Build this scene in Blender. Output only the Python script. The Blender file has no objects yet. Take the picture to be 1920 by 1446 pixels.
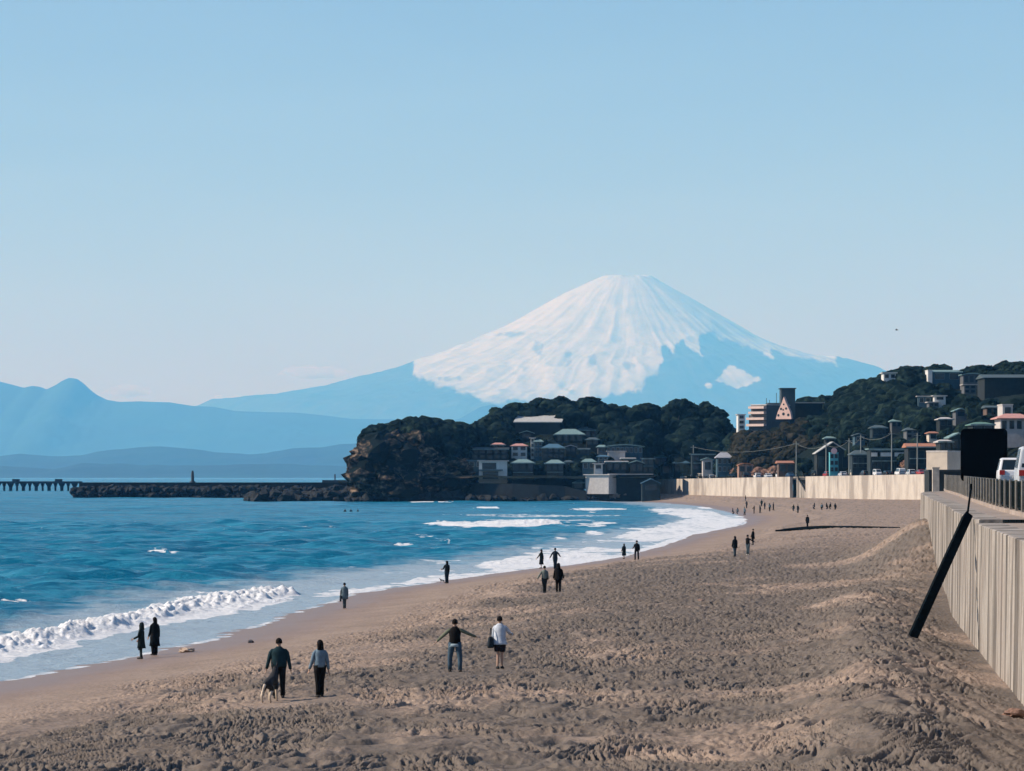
import bpy, bmesh, math, random
import numpy as np
from mathutils import Vector, Matrix
R = math.radians
sc = bpy.context.scene
C = sc.collection
random.seed(7)

SKY_TINT = (1.10, 1.19, 1.39, 1); SKY_STR = 0.068; EXPO = 0.22
HAZE_COL = (0.13, 0.49, 0.97, 1); HAZE_DEN = 4.1e-5
SEA_A = (.001, .10, .20); SEA_B = (.002, .155, .275); SEA_C = (.05, .32, .47); WASH_C = (.38, .46, .52)
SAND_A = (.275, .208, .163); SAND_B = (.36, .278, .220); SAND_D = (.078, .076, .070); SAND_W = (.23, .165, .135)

# ------------------------------------------------------------ camera
EYE, F, HOR = 7.8, 6780.0, 893.0        # eye height, focal length and horizon row in photo pixels
cam = bpy.data.cameras.new('camera')
cam.sensor_width = 36; cam.lens = 36 * F / 1920
cam.shift_y = (HOR - 723) / 1920
cam.clip_start = 1; cam.clip_end = 200000
co = bpy.data.objects.new('camera', cam); C.objects.link(co)
co.location = (0, 0, EYE); co.rotation_euler = (R(90), 0, 0)
sc.camera = co
# ------------------------------------------------------------ light
SUN_EL, SUN_AZ = 36.0, 267.0            # azimuth clockwise from +Y; the sun stands to the left
world = bpy.data.worlds.new("World"); sc.world = world; world.use_nodes = True
nt = world.node_tree
bg = nt.nodes['Background']
sky = nt.nodes.new('ShaderNodeTexSky'); sky.sky_type = 'NISHITA'; sky.sun_disc = False
sky.sun_elevation = R(SUN_EL); sky.sun_rotation = R(SUN_AZ)
sky.air_density = 1.0; sky.dust_density = 0.25; sky.ozone_density = 2.0; sky.altitude = 0
tint = nt.nodes.new('ShaderNodeMix'); tint.data_type = 'RGBA'; tint.blend_type = 'MULTIPLY'; tint.inputs[0].default_value = 1
tint.inputs[7].default_value = SKY_TINT
nt.links.new(sky.outputs[0], tint.inputs[6]); _tc = nt.nodes.new('ShaderNodeTexCoord'); _mp = nt.nodes.new('ShaderNodeMapping'); _mp.inputs['Scale'].default_value = (5, 5, 26)
_nz = nt.nodes.new('ShaderNodeTexNoise'); _nz.inputs['Scale'].default_value = 1.6; _nz.inputs['Detail'].default_value = 6; _nz.inputs['Distortion'].default_value = .6
_rp = nt.nodes.new('ShaderNodeMapRange'); _rp.inputs[1].default_value = .35; _rp.inputs[2].default_value = .75; _rp.inputs[3].default_value = .985; _rp.inputs[4].default_value = 1.05
_mm = nt.nodes.new('ShaderNodeVectorMath'); _mm.operation = 'SCALE'
nt.links.new(_tc.outputs['Generated'], _mp.inputs[0]); nt.links.new(_mp.outputs[0], _nz.inputs[0]); nt.links.new(_nz.outputs[0], _rp.inputs[0])
nt.links.new(tint.outputs[2], _mm.inputs[0]); nt.links.new(_rp.outputs[0], _mm.inputs['Scale']); nt.links.new(_mm.outputs[0], bg.inputs[0]); bg.inputs[1].default_value = SKY_STR
sun = bpy.data.lights.new('sun', 'SUN'); sun.energy = 5.0; sun.angle = R(0.5); sun.color = (1.0, 0.93, 0.86)
so = bpy.data.objects.new('sun', sun); C.objects.link(so)
sd = Vector((math.sin(R(SUN_AZ)) * math.cos(R(SUN_EL)), math.cos(R(SUN_AZ)) * math.cos(R(SUN_EL)), math.sin(R(SUN_EL))))
so.rotation_euler = sd.to_track_quat('Z', 'Y').to_euler()
sc.view_settings.view_transform = 'Standard'; sc.view_settings.look = 'None'
sc.view_settings.exposure = EXPO; sc.view_settings.gamma = 1.0
sc.cycles.use_denoising = True
try: sc.cycles.denoiser = 'OPENIMAGEDENOISE'
except Exception: pass
sc.cycles.max_bounces = 8; sc.cycles.diffuse_bounces = 2; sc.cycles.glossy_bounces = 2
sc.cycles.volume_bounces = 8; sc.cycles.transmission_bounces = 2
sc.cycles.caustics_reflective = False; sc.cycles.caustics_refractive = False

# ------------------------------------------------------------ helpers
def P(px, D, py=None, z=None):
    """world point seen at photo pixel px (and row py) at distance D"""
    return (px - 960) / F * D if py is None else Vector(((px - 960) / F * D, D, EYE + (HOR - py) / F * D))
def Z(py, D): return EYE + (HOR - py) / F * D
def smooth(a, b, x):
    t = np.clip((x - a) / (b - a), 0, 1); return t * t * (3 - 2 * t)
_tabs = {}
def vnoise(x, y, seed=0):
    if seed not in _tabs: _tabs[seed] = np.random.RandomState(seed + 11).rand(256, 256)
    T = _tabs[seed]
    x = np.asarray(x, float); y = np.asarray(y, float)
    xi = np.floor(x).astype(np.int64); yi = np.floor(y).astype(np.int64)
    fx = x - xi; fy = y - yi
    fx = fx * fx * (3 - 2 * fx); fy = fy * fy * (3 - 2 * fy)
    a = T[xi & 255, yi & 255]; b = T[(xi + 1) & 255, yi & 255]; c = T[xi & 255, (yi + 1) & 255]; d = T[(xi + 1) & 255, (yi + 1) & 255]
    return (a * (1 - fx) + b * fx) * (1 - fy) + (c * (1 - fx) + d * fx) * fy
def fbm(x, y, seed=0, octv=4, gain=0.5):
    s = 0; a = 1; n = 0
    for k in range(octv):
        s = s + a * vnoise(x * 2 ** k + 17.3 * k, y * 2 ** k + 9.1 * k, seed + k); n += a; a *= gain
    return s / n
def mesh_np(name, V, Fq, attrs=None, smooth_=True):
    me = bpy.data.meshes.new(name)
    V = np.asarray(V, np.float32); Fq = np.asarray(Fq, np.int32)
    me.vertices.add(len(V)); me.vertices.foreach_set('co', V.ravel())
    n = Fq.shape[1]
    me.loops.add(len(Fq) * n); me.loops.foreach_set('vertex_index', Fq.ravel())
    me.polygons.add(len(Fq)); me.polygons.foreach_set('loop_start', np.arange(0, len(Fq) * n, n, dtype=np.int32))
    me.polygons.foreach_set('loop_total', np.full(len(Fq), n, np.int32))
    me.update(calc_edges=True); me.validate()
    for k, v in (attrs or {}).items():
        at = me.attributes.new(k, 'FLOAT', 'POINT'); at.data.foreach_set('value', np.asarray(v, np.float32).ravel())
    me.polygons.foreach_set('use_smooth', np.full(len(me.polygons), smooth_))
    return me
def grid_mesh(name, X, Y, Zz, keep=None, attrs=None):
    h, w = X.shape
    V = np.stack([X, Y, Zz], -1).reshape(-1, 3)
    i = np.arange(h * w).reshape(h, w)
    Fq = np.stack([i[:-1, :-1], i[:-1, 1:], i[1:, 1:], i[1:, :-1]], -1).reshape(-1, 4)
    if keep is not None:
        k = (keep[:-1, :-1] & keep[:-1, 1:] & keep[1:, 1:] & keep[1:, :-1]).ravel(); Fq = Fq[k]
        used = np.unique(Fq); rm = np.full(len(V), -1); rm[used] = np.arange(len(used)); V = V[used]; Fq = rm[Fq]
        attrs = {a: v.ravel()[used] for a, v in (attrs or {}).items()}
    else: attrs = {a: v.ravel() for a, v in (attrs or {}).items()}
    return mesh_np(name, V, Fq, attrs)
def link(name, me, mat, parent=None):
    o = bpy.data.objects.new(name, me); C.objects.link(o)
    if mat is not None and len(me.materials) == 0: me.materials.append(mat)
    if parent is not None: o.parent = parent
    return o
def tag(o, label=None, cat=None, group=None, kind=None):
    if label: o['label'] = label
    if cat: o['category'] = cat
    if group: o['group'] = group
    if kind: o['kind'] = kind
    return o
def thing(name, label, cat, loc=(0, 0, 0), rz=0, group=None):
    o = bpy.data.objects.new(name, None); C.objects.link(o); o.location = loc; o.rotation_euler = (0, 0, rz)
    o.empty_display_size = 0.2
    return tag(o, label, cat, group)
class MB:
    """collects quads / polygons into one mesh"""
    def __init__(s): s.v = []; s.f = []
    def add(s, vs, fs):
        n = len(s.v); s.v += [tuple(v) for v in vs]; s.f += [tuple(n + i for i in f) for f in fs]; return s
    def box(s, x0, x1, y0, y1, z0, z1):
        return s.add([(x0, y0, z0), (x1, y0, z0), (x1, y1, z0), (x0, y1, z0), (x0, y0, z1), (x1, y0, z1), (x1, y1, z1), (x0, y1, z1)],
                     [(0, 3, 2, 1), (4, 5, 6, 7), (0, 1, 5, 4), (1, 2, 6, 5), (2, 3, 7, 6), (3, 0, 4, 7)])
    def prism(s, a, b):      # two matching outlines
        n = len(a)
        return s.add(list(a) + list(b), [tuple(range(n))[::-1], tuple(range(n, 2 * n))] + [(i, (i + 1) % n, n + (i + 1) % n, n + i) for i in range(n)])
    def tube(s, p, q, r0, r1=None, n=8):
        p = Vector(p); q = Vector(q); r1 = r0 if r1 is None else r1
        d = (q - p).normalized(); u = d.orthogonal().normalized(); w = d.cross(u)
        a = [p + (u * math.cos(t) + w * math.sin(t)) * r0 for t in [2 * math.pi * k / n for k in range(n)]]
        b = [q + (u * math.cos(t) + w * math.sin(t)) * r1 for t in [2 * math.pi * k / n for k in range(n)]]
        return s.prism(a, b)
    def loft(s, rings):      # rings of equal length, closed, capped
        n = len(rings[0]); base = len(s.v)
        for r in rings: s.v += [tuple(v) for v in r]
        for k in range(len(rings) - 1):
            for i in range(n):
                a = base + k * n; b = a + n
                s.f.append((a + i, a + (i + 1) % n, b + (i + 1) % n, b + i))
        s.f.append(tuple(base + i for i in range(n))[::-1]); m = base + (len(rings) - 1) * n
        s.f.append(tuple(m + i for i in range(n))); return s
    def build(s, name, mat, parent=None, sm=False, bevel=0):
        me = bpy.data.meshes.new(name); me.from_pydata(s.v, [], s.f)
        bm = bmesh.new(); bm.from_mesh(me); bmesh.ops.recalc_face_normals(bm, faces=bm.faces)
        if bevel:
            bmesh.ops.bevel(bm, geom=[e for e in bm.edges], offset=bevel, segments=2, affect='EDGES', clamp_overlap=True)
        bm.to_mesh(me); bm.free(); me.update()
        if sm: me.polygons.foreach_set('use_smooth', [True] * len(me.polygons))
        return link(name, me, mat, parent)

# ------------------------------------------------------------ materials
def newmat(name):
    m = bpy.data.materials.new(name); m.use_nodes = True
    return m, m.node_tree, m.node_tree.nodes['Principled BSDF']
def ramp(nt, fac, stops):
    r = nt.nodes.new('ShaderNodeValToRGB'); el = r.color_ramp.elements
    el[0].position, el[0].color = stops[0][0], (*stops[0][1], 1)
    el[1].position, el[1].color = stops[-1][0], (*stops[-1][1], 1)
    for p, c in stops[1:-1]:
        e = el.new(p); e.color = (*c, 1)
    nt.links.new(fac, r.inputs[0]); return r.outputs[0]
def noise_node(nt, scale, detail=4, mapping=(1, 1, 1), coord='Object', dist=0.0, rough=0.55):
    tc = nt.nodes.new('ShaderNodeTexCoord'); mp = nt.nodes.new('ShaderNodeMapping'); mp.inputs['Scale'].default_value = mapping
    nz = nt.nodes.new('ShaderNodeTexNoise'); nz.inputs['Scale'].default_value = scale; nz.inputs['Detail'].default_value = detail
    nz.inputs['Roughness'].default_value = rough; nz.inputs['Distortion'].default_value = dist
    nt.links.new(tc.outputs[coord], mp.inputs[0]); nt.links.new(mp.outputs[0], nz.inputs[0]); return nz.outputs[0]
def mixc(nt, fac, a, b, mode='MIX'):
    m = nt.nodes.new('ShaderNodeMix'); m.data_type = 'RGBA'; m.blend_type = mode
    for s, v in ((m.inputs[0], fac), (m.inputs[6], a), (m.inputs[7], b)):
        if hasattr(v, 'links') or isinstance(v, bpy.types.NodeSocket): nt.links.new(v, s)
        elif isinstance(v, (int, float)): s.default_value = v
        else: s.default_value = (*v, 1)
    return m.outputs[2]
def mathn(nt, op, a, b=None, clamp=False):
    m = nt.nodes.new('ShaderNodeMath'); m.operation = op; m.use_clamp = clamp
    for s, v in ((m.inputs[0], a), (m.inputs[1], b)):
        if v is None: continue
        if isinstance(v, bpy.types.NodeSocket): nt.links.new(v, s)
        else: s.default_value = v
    return m.outputs[0]
def attr(nt, name):
    a = nt.nodes.new('ShaderNodeAttribute'); a.attribute_name = name; return a.outputs['Fac']
def bump(nt, bs, h, strength=0.5, dist=0.1):
    b = nt.nodes.new('ShaderNodeBump'); b.inputs['Strength'].default_value = strength; b.inputs['Distance'].default_value = dist
    nt.links.new(h, b.inputs['Height']); nt.links.new(b.outputs[0], bs.inputs['Normal'])
_mc = {}
def simple(name, col, rough=0.8, var=0.25, scale=3.0, bmp=0.0, metallic=0.0, mapping=(1, 1, 1), spec=None):
    if name in _mc: return _mc[name]
    m, nt, bs = newmat(name)
    nz = noise_node(nt, scale, 4, mapping)
    lo = tuple(c * (1 - var) for c in col); hi = tuple(min(1, c * (1 + var)) for c in col)
    nt.links.new(ramp(nt, nz, [(0.3, lo), (0.7, hi)]), bs.inputs['Base Color'])
    bs.inputs['Roughness'].default_value = rough; bs.inputs['Metallic'].default_value = metallic
    if spec is not None: bs.inputs['Specular IOR Level'].default_value = spec
    if bmp: bump(nt, bs, nz, bmp, 0.05)
    _mc[name] = m; return m

# ------------------------------------------------------------ shore and wall lines (world metres)
SH = np.array([(40, -34.5), (66, -31), (100, -25), (120, -21.8), (136, -19.3), (150, -17.2), (172, -14.2), (205, -12.2), (238, -10.2), (266, -5.6), (300, 0.5), (317, 5.2), (348, 10.3), (410, 17.5), (481, 24), (534, 31), (590, 38),
               (645, 42), (730, 45.5), (813, 47.5), (900, 49), (979, 48), (1060, 44), (1120, 36), (1180, 12), (1215, -25), (1240, -60), (1300, -90)])
def shore_x(D): return np.interp(D, SH[:, 0], SH[:, 1])
LIP = np.array([(40, 8.6), (80, 12.2), (98.6, 13.9), (132, 16.9), (160, 19.5), (178, 21.5), (205, 24.1), (221, 25.6), (260, 29.6), (285, 32.2), (300, 34.2), (308, 36.2), (312, 39.0), (330, 44), (430, 62), (650, 88), (855, 100.4)])
LIPZ = [(40, 6.1), (120, 6.2), (178, 6.3), (221, 6.4), (304, 6.5), (330, 6.6), (855, 8.0)]
def lip_x(D): return np.interp(D, LIP[:, 0], LIP[:, 1])
def lip_z(D): return np.interp(D, [a[0] for a in LIPZ], [a[1] for a in LIPZ])
FA, FB = np.array([48.5, 1180.0]), np.array([100.4, 855.0])     # far seawall ends
def right_x(D):      # right limit of the beach
    D = np.asarray(D, float)
    far = np.interp(D, [855, 1180], [100.4, 48.5])
    return np.where(D < 855, lip_x(D), np.where(D < 1180, far, 48.5))
def sand_z(X, D):
    X = np.asarray(X, float); D = np.asarray(D, float)
    s = (X - shore_x(D)) * 0.93
    s = s + 1.0 * (fbm(X / 9 + 5, D / 16, 3, 3) - 0.5)            # cusps of the water's edge
    w = np.maximum(lip_x(D) - X, 0)
    z = 0.075 * s
    z = np.where(s > 9, 0.675 + (s - 9) * 0.105, z)
    z = np.where(s > 17, 1.515 + (s - 17) * 0.022, z)
    z = np.where(s > 60, 2.46, z)
    z = np.where(s < 0, 0.055 * s, z)
    inl = smooth(4, 14, s)
    z = z + inl * 0.12 * (fbm(X / 6.0, D / 22.0, 21, 3) - 0.5) + inl * 0.10 * (fbm(X / 2.1, D / 5.5, 31, 3) - 0.5)
    berm = np.exp(-((s - 11 - 2.0 * (fbm(X * 0 + D / 25, D * 0, 41, 2) - .5)) / 1.1) ** 2) * 0.16
    z = z + berm
    # pile of sand against the wall, its trough and lee slope
    wp = 24.1 + (D - 205) * .105 - X
    k = np.exp(-(wp / np.where(wp > 0, 3.8, 7.0)) ** 2) * np.where(D < 238, np.exp(-((D - 238) / 30.0) ** 2), np.exp(-((D - 238) / 60.0) ** 2))
    z = z + 3.0 * k
    z = z + 0.65 * np.exp(-((w - 4.0) / 1.9) ** 2) * smooth(60, 80, D) * (1 - smooth(160, 205, D)) - 0.25 * np.exp(-(w / 1.5) ** 2) * (1 - smooth(150, 200, D))
    z = z + 0.35 * smooth(900, 1150, D) * smooth(5, 20, s)
    return z
def ground_at(px, py):
    """where the ray through a photo pixel meets the sand"""
    D = np.arange(60, 1250, 0.25); X = (px - 960) / F * D
    zr = EYE + (HOR - py) / F * D
    g = np.maximum(sand_z(X, D), 0.0)
    i = int(np.argmax(zr <= g)); return float(X[i]), float(D[i]), float(sand_z(X[i], D[i]))

# ------------------------------------------------------------ far mountains
def ridge(name, label, D, prof, depth, mat, seed, rough_amp, x_ext=2500, nx=700):
    prof = np.array(prof, float)
    xs = (prof[:, 0] - 960) / F * D; zs = EYE + (HOR - prof[:, 1]) / F * D
    X0, X1 = xs[0] - x_ext, xs[-1] + x_ext
    u = np.linspace(X0, X1, nx); h = np.interp(u, xs, zs, left=zs[0] * 0.9, right=zs[-1])
    h = h + rough_amp * (fbm(u / (depth * .12), u * 0, seed, 5) - 0.5)
    v = np.linspace(-1, 1.0, 90)
    X, Vv = np.meshgrid(u, v); H = np.repeat(h[None], len(v), 0)
    prof_v = np.clip(1 - np.abs(Vv) ** 1.15, 0, 1)
    g = fbm(X / (depth * .22), Vv * 3.1, seed + 5, 5)
    Zz = H * prof_v * (1 - (1 - prof_v) * 1.1 * (g - 0.35) ) - 1.0
    Zz = np.minimum(Zz, H)
    me = grid_mesh(name, X, D + Vv * depth, Zz)
    return tag(link(name, me, mat), label, 'hills' if 'hill' in name else 'mountain', kind='structure')

# ---- far mountains
m_far = simple('forest_far', (0.005, 0.046, 0.050), 0.95, 0.4, 0.0012)
ridge('mountain_range', 'long blue mountain range with a rounded peak beyond the sea, left of the snowy cone', 46000,
      [(-400, 690), (-200, 700), (-80, 705), (0, 714), (20, 719), (45, 726), (62, 722), (75, 724), (88, 729), (105, 721), (118, 712), (130, 707), (143, 708), (155, 716), (165, 726), (180, 738), (200, 748), (225, 752), (260, 751), (320, 753), (360, 760),
       (400, 762), (440, 770), (500, 772), (560, 773), (610, 778), (660, 785), (740, 786), (830, 790), (860, 785), (880, 774), (900, 762), (925, 757), (950, 766), (990, 785), (1050, 795), (1150, 800), (1400, 800), (1700, 820), (2100, 830)], 5000, m_far, 61, 14)
ridge('hills', 'low blue wooded hills along the far shore behind the breakwater', 25000,
      [(-400, 850), (-200, 846), (0, 855), (40, 851), (75, 854), (110, 856), (150, 855), (185, 847), (215, 841), (260, 838), (300, 836), (330, 838), (370, 843), (400, 847), (470, 851), (500, 849), (550, 840), (600, 838), (640, 832), (675, 829), (740, 832), (900, 840), (1200, 850), (1600, 850), (2000, 855)], 1500, m_far, 71, 16)
ridge('hills', 'lowest and nearest line of hazy hills on the far shore', 19000,
      [(-400, 876), (0, 872), (100, 880), (160, 868), (250, 870), (330, 874), (400, 872), (520, 868), (600, 873), (700, 875), (900, 872), (1400, 870), (2000, 870)], 900, m_far, 75, 16)

# ---- the snowy cone
def build_cone():
    D = 70000.0; cx = 1176
    Lp = np.array([(0, 516), (18, 516), (45, 518), (76, 532), (116, 551), (176, 584), (236, 618), (296, 643), (346, 663), (386, 677), (436, 692), (496, 709), (556, 726), (616, 739), (676, 747), (776, 757), (900, 800), (1100, 893)], float)
    Rp = np.array([(0, 517), (30, 516), (46, 519), (66, 531), (96, 547), (126, 564), (184, 599), (244, 634), (304, 659), (364, 675), (414, 680), (464, 695), (524, 718), (600, 760), (700, 800), (1000, 893)], float)
    k = D / F
    m = 900; n = 620
    X, Y = np.meshgrid(np.linspace(-10500, 11000, m), np.linspace(-11000, 7000, n))
    # keep the front steep enough: stretch depth
    r = np.hypot(X, Y); th = np.arctan2(Y, X)
    warp = 1 + 0.05 * (fbm(np.cos(th) * 2.2 + 5, np.sin(th) * 2.2 + r / 5000, 80, 3) - .5) * smooth(800, 3000, r)
    rp = r * warp / k
    hl = (HOR - np.interp(rp, Lp[:, 0], Lp[:, 1])) * k; hr = (HOR - np.interp(rp, Rp[:, 0], Rp[:, 1])) * k
    w = 0.5 + 0.5 * np.cos(th); w = w * w * (3 - 2 * w)
    h = hl * (1 - w) + hr * w
    a = th * 12
    g = 0
    for fr, am, sd_ in ((4, 1.0, 1), (9, .8, 2), (19, .5, 3), (40, .25, 4)):
        q = vnoise(np.cos(th) * fr + 40 + 1.6 * fbm(X / 1500, Y / 1500, 88, 3), np.sin(th) * fr + r / 1400 + 1.6 * fbm(X / 1300, Y / 1500, 86, 3), 90 + sd_)
        g = g + am * (1 - 2 * np.abs(q - 0.5))
    g = g / 2.5 - 0.55
    amp = 120 * smooth(250, 2600, r) * (0.4 + 0.6 * smooth(2000, 5000, r)) + 25
    h = h + g * amp + 60 * (fbm(X / 400, Y / 400, 97, 4) - .5) * smooth(700, 3000, r)
    h = h - 110 * np.exp(-(r / 260) ** 2)                       # crater
    h = h + 45 * (vnoise(np.cos(th) * 3 + 9, np.sin(th) * 3, 99) - .5) * np.exp(-((r - 380) / 220) ** 2)
    # where the snow lies (measured on the slope)
    px = cx + X / k; py = HOR - h / k
    YS = np.array([(700, 600), (776, 640), (781, 708), (800, 724), (840, 741), (900, 758), (960, 764), (1060, 776), (1130, 751), (1180, 739), (1212, 716), (1222, 700), (1228, 672), (1240, 668), (1246, 678), (1254, 656), (1270, 650), (1284, 676), (1293, 684), (1298, 642), (1314, 631), (1366, 652), (1400, 668), (1424, 684), (1432, 668), (1476, 677), (1500, 679), (1544, 692), (1562, 670), (1900, 660)])
    wob = (fbm(px / 13, py / 26, 101, 5, .6) - .5) * 26 + (fbm(px / 45, py / 22, 105, 4) - .5) * 30
    d = np.interp(px + (fbm(px / 14, py / 22, 107, 3) - .5) * 14, YS[:, 0], YS[:, 1]) - py + wob
    snow = smooth(-5, 6, d) * (1 - .30 * smooth(.52, .66, fbm(px / 16, py / 30, 109, 5, .6)) * smooth(24, 2, d))
    # islands of rock inside the snowfield
    for (qx, qy, sx, sy) in ((958, 634, 26, 6), (1008, 664, 9, 16), (1058, 680, 8, 18), (1102, 690, 9, 14), (850, 722, 22, 5), (1160, 700, 12, 8)):
        e = ((px - qx) / sx) ** 2 + ((py - qy) / sy) ** 2 + (fbm(px / 7, py / 9, 111, 3) - .5) * 2.4
        snow = snow * (1 - 0.55 * (1 - smooth(0.1, 1.5, e)))
    # detached snow patch on the lower right slope
    pa = smooth(-2, 2, np.minimum.reduce([(py - 698) - np.maximum((1342 - px) * 0.95, (px - 1342) * 0.50), (744 - py) - np.abs(px - 1350) * 0.42]) + wob * .30 + (fbm(px / 5, py / 5, 119, 3) - .5) * 7)
    pb = smooth(1.2, 0.6, ((px - 1298) / 6.) ** 2 + ((py - 738) / 5.) ** 2 + wob * .08)
    snow = np.maximum.reduce([snow, pa, pb * 0.8])
    # thin streaks under the right shoulder
    st = (fbm((px + py * -1.35) / 9, (px + py) / 120, 115, 3) > 0.60) & (px > 1325) & (py < 700) & (py > 585)
    snow = np.where(st & (d > -14), 0.55 * snow + .05, snow)
    me = grid_mesh('snowy_mountain', X + (cx - 960) * k, D + Y, h + EYE, None, {'snow': np.where(Y < 500, snow, snow)})
    m, nt, bs = newmat('snowy_mountain')
    s = attr(nt, 'snow'); nz = noise_node(nt, 0.004, 5)
    c = mixc(nt, s, ramp(nt, nz, [(.3, (.03, .05, .05)), (.7, (.07, .08, .075))]), ramp(nt, nz, [(.35, (.42, .54, .60)), (.6, (.52, .635, .70))]))
    nt.links.new(c, bs.inputs['Base Color']); bs.inputs['Roughness'].default_value = 0.9; bs.inputs['Specular IOR Level'].default_value = 0.1
    o = link('snowy_mountain', me, m)
    tag(o, 'great snow-covered cone mountain with bare blue lower slopes rising beyond the headland', 'mountain', kind='structure')
build_cone()

# ---- low clouds behind the mountains
def cloud(label, D, px, py, w, h, seed):
    rs = np.random.RandomState(seed); mb = bmesh.new()
    X0, Z0 = (px - 960) / F * D, EYE + (HOR - py) / F * D; W = w / F * D; H = h / F * D
    for i in range(26):
        t = rs.uniform(-1, 1); r = H * rs.uniform(.25, .6) * (1 - .7 * t * t)
        M = Matrix.Translation((X0 + t * W / 2, D + rs.uniform(-1, 1) * W * .2, Z0 + rs.uniform(-.1, .45) * H * (1 - t * t))) @ Matrix.Diagonal((r * 1.7, r * 1.4, r * .7, 1))
        bmesh.ops.create_icosphere(mb, subdivisions=3, radius=1, matrix=M)
    for v in mb.verts:
        n = fbm(v.co.x / (H * .3), v.co.z / (H * .3), seed, 4) - .5; v.co += Vector((0, 0, 1)) * n * H * .35
    me = bpy.data.meshes.new('cloud'); mb.to_mesh(me); mb.free(); me.polygons.foreach_set('use_smooth', [True] * len(me.polygons))
    m = _mc.get('cloud')
    if m is None:
        m = bpy.data.materials.new('cloud'); m.use_nodes = True; n_ = m.node_tree; n_.nodes.clear()
        out = n_.nodes.new('ShaderNodeOutputMaterial'); v = n_.nodes.new('ShaderNodeVolumePrincipled')
        v.inputs['Color'].default_value = (.95, .95, .95, 1); v.inputs['Density'].default_value = 0.0014; v.inputs['Absorption Color'].default_value = (1, 1, 1, 1)
        n_.links.new(v.outputs[0], out.inputs['Volume']); _mc['cloud'] = m
    me.materials.append(m)
    o = bpy.data.objects.new('cloud', me); C.objects.link(o); tag(o, label, 'cloud', kind='stuff')
if True:
    cloud('pale low cloud bank just left of the snowy cone over the blue range', 96000, 588, 702, 130, 30, 3)
    cloud('small faint cloud right of the rounded peak of the blue range', 96000, 238, 736, 90, 22, 4)
    cloud('faint strip of cloud at the saddle between the range and the cone', 96000, 430, 750, 90, 14, 5)

# ---- haze
m = bpy.data.materials.new('haze'); m.use_nodes = True; n_ = m.node_tree; n_.nodes.clear()
out = n_.nodes.new('ShaderNodeOutputMaterial'); v = n_.nodes.new('ShaderNodeVolumePrincipled')
v.inputs['Color'].default_value = HAZE_COL; v.inputs['Density'].default_value = HAZE_DEN; v.inputs['Anisotropy'].default_value = 0.0
v.inputs['Absorption Color'].default_value = (1, 1, 1, 1)
n_.links.new(v.outputs[0], out.inputs['Volume'])
o = MB().box(-42000, 44000, -1500, 86000, -12.0, 4200).build('haze', m); tag(o, 'thin blue haze in the air', 'haze', kind='stuff')

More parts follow.
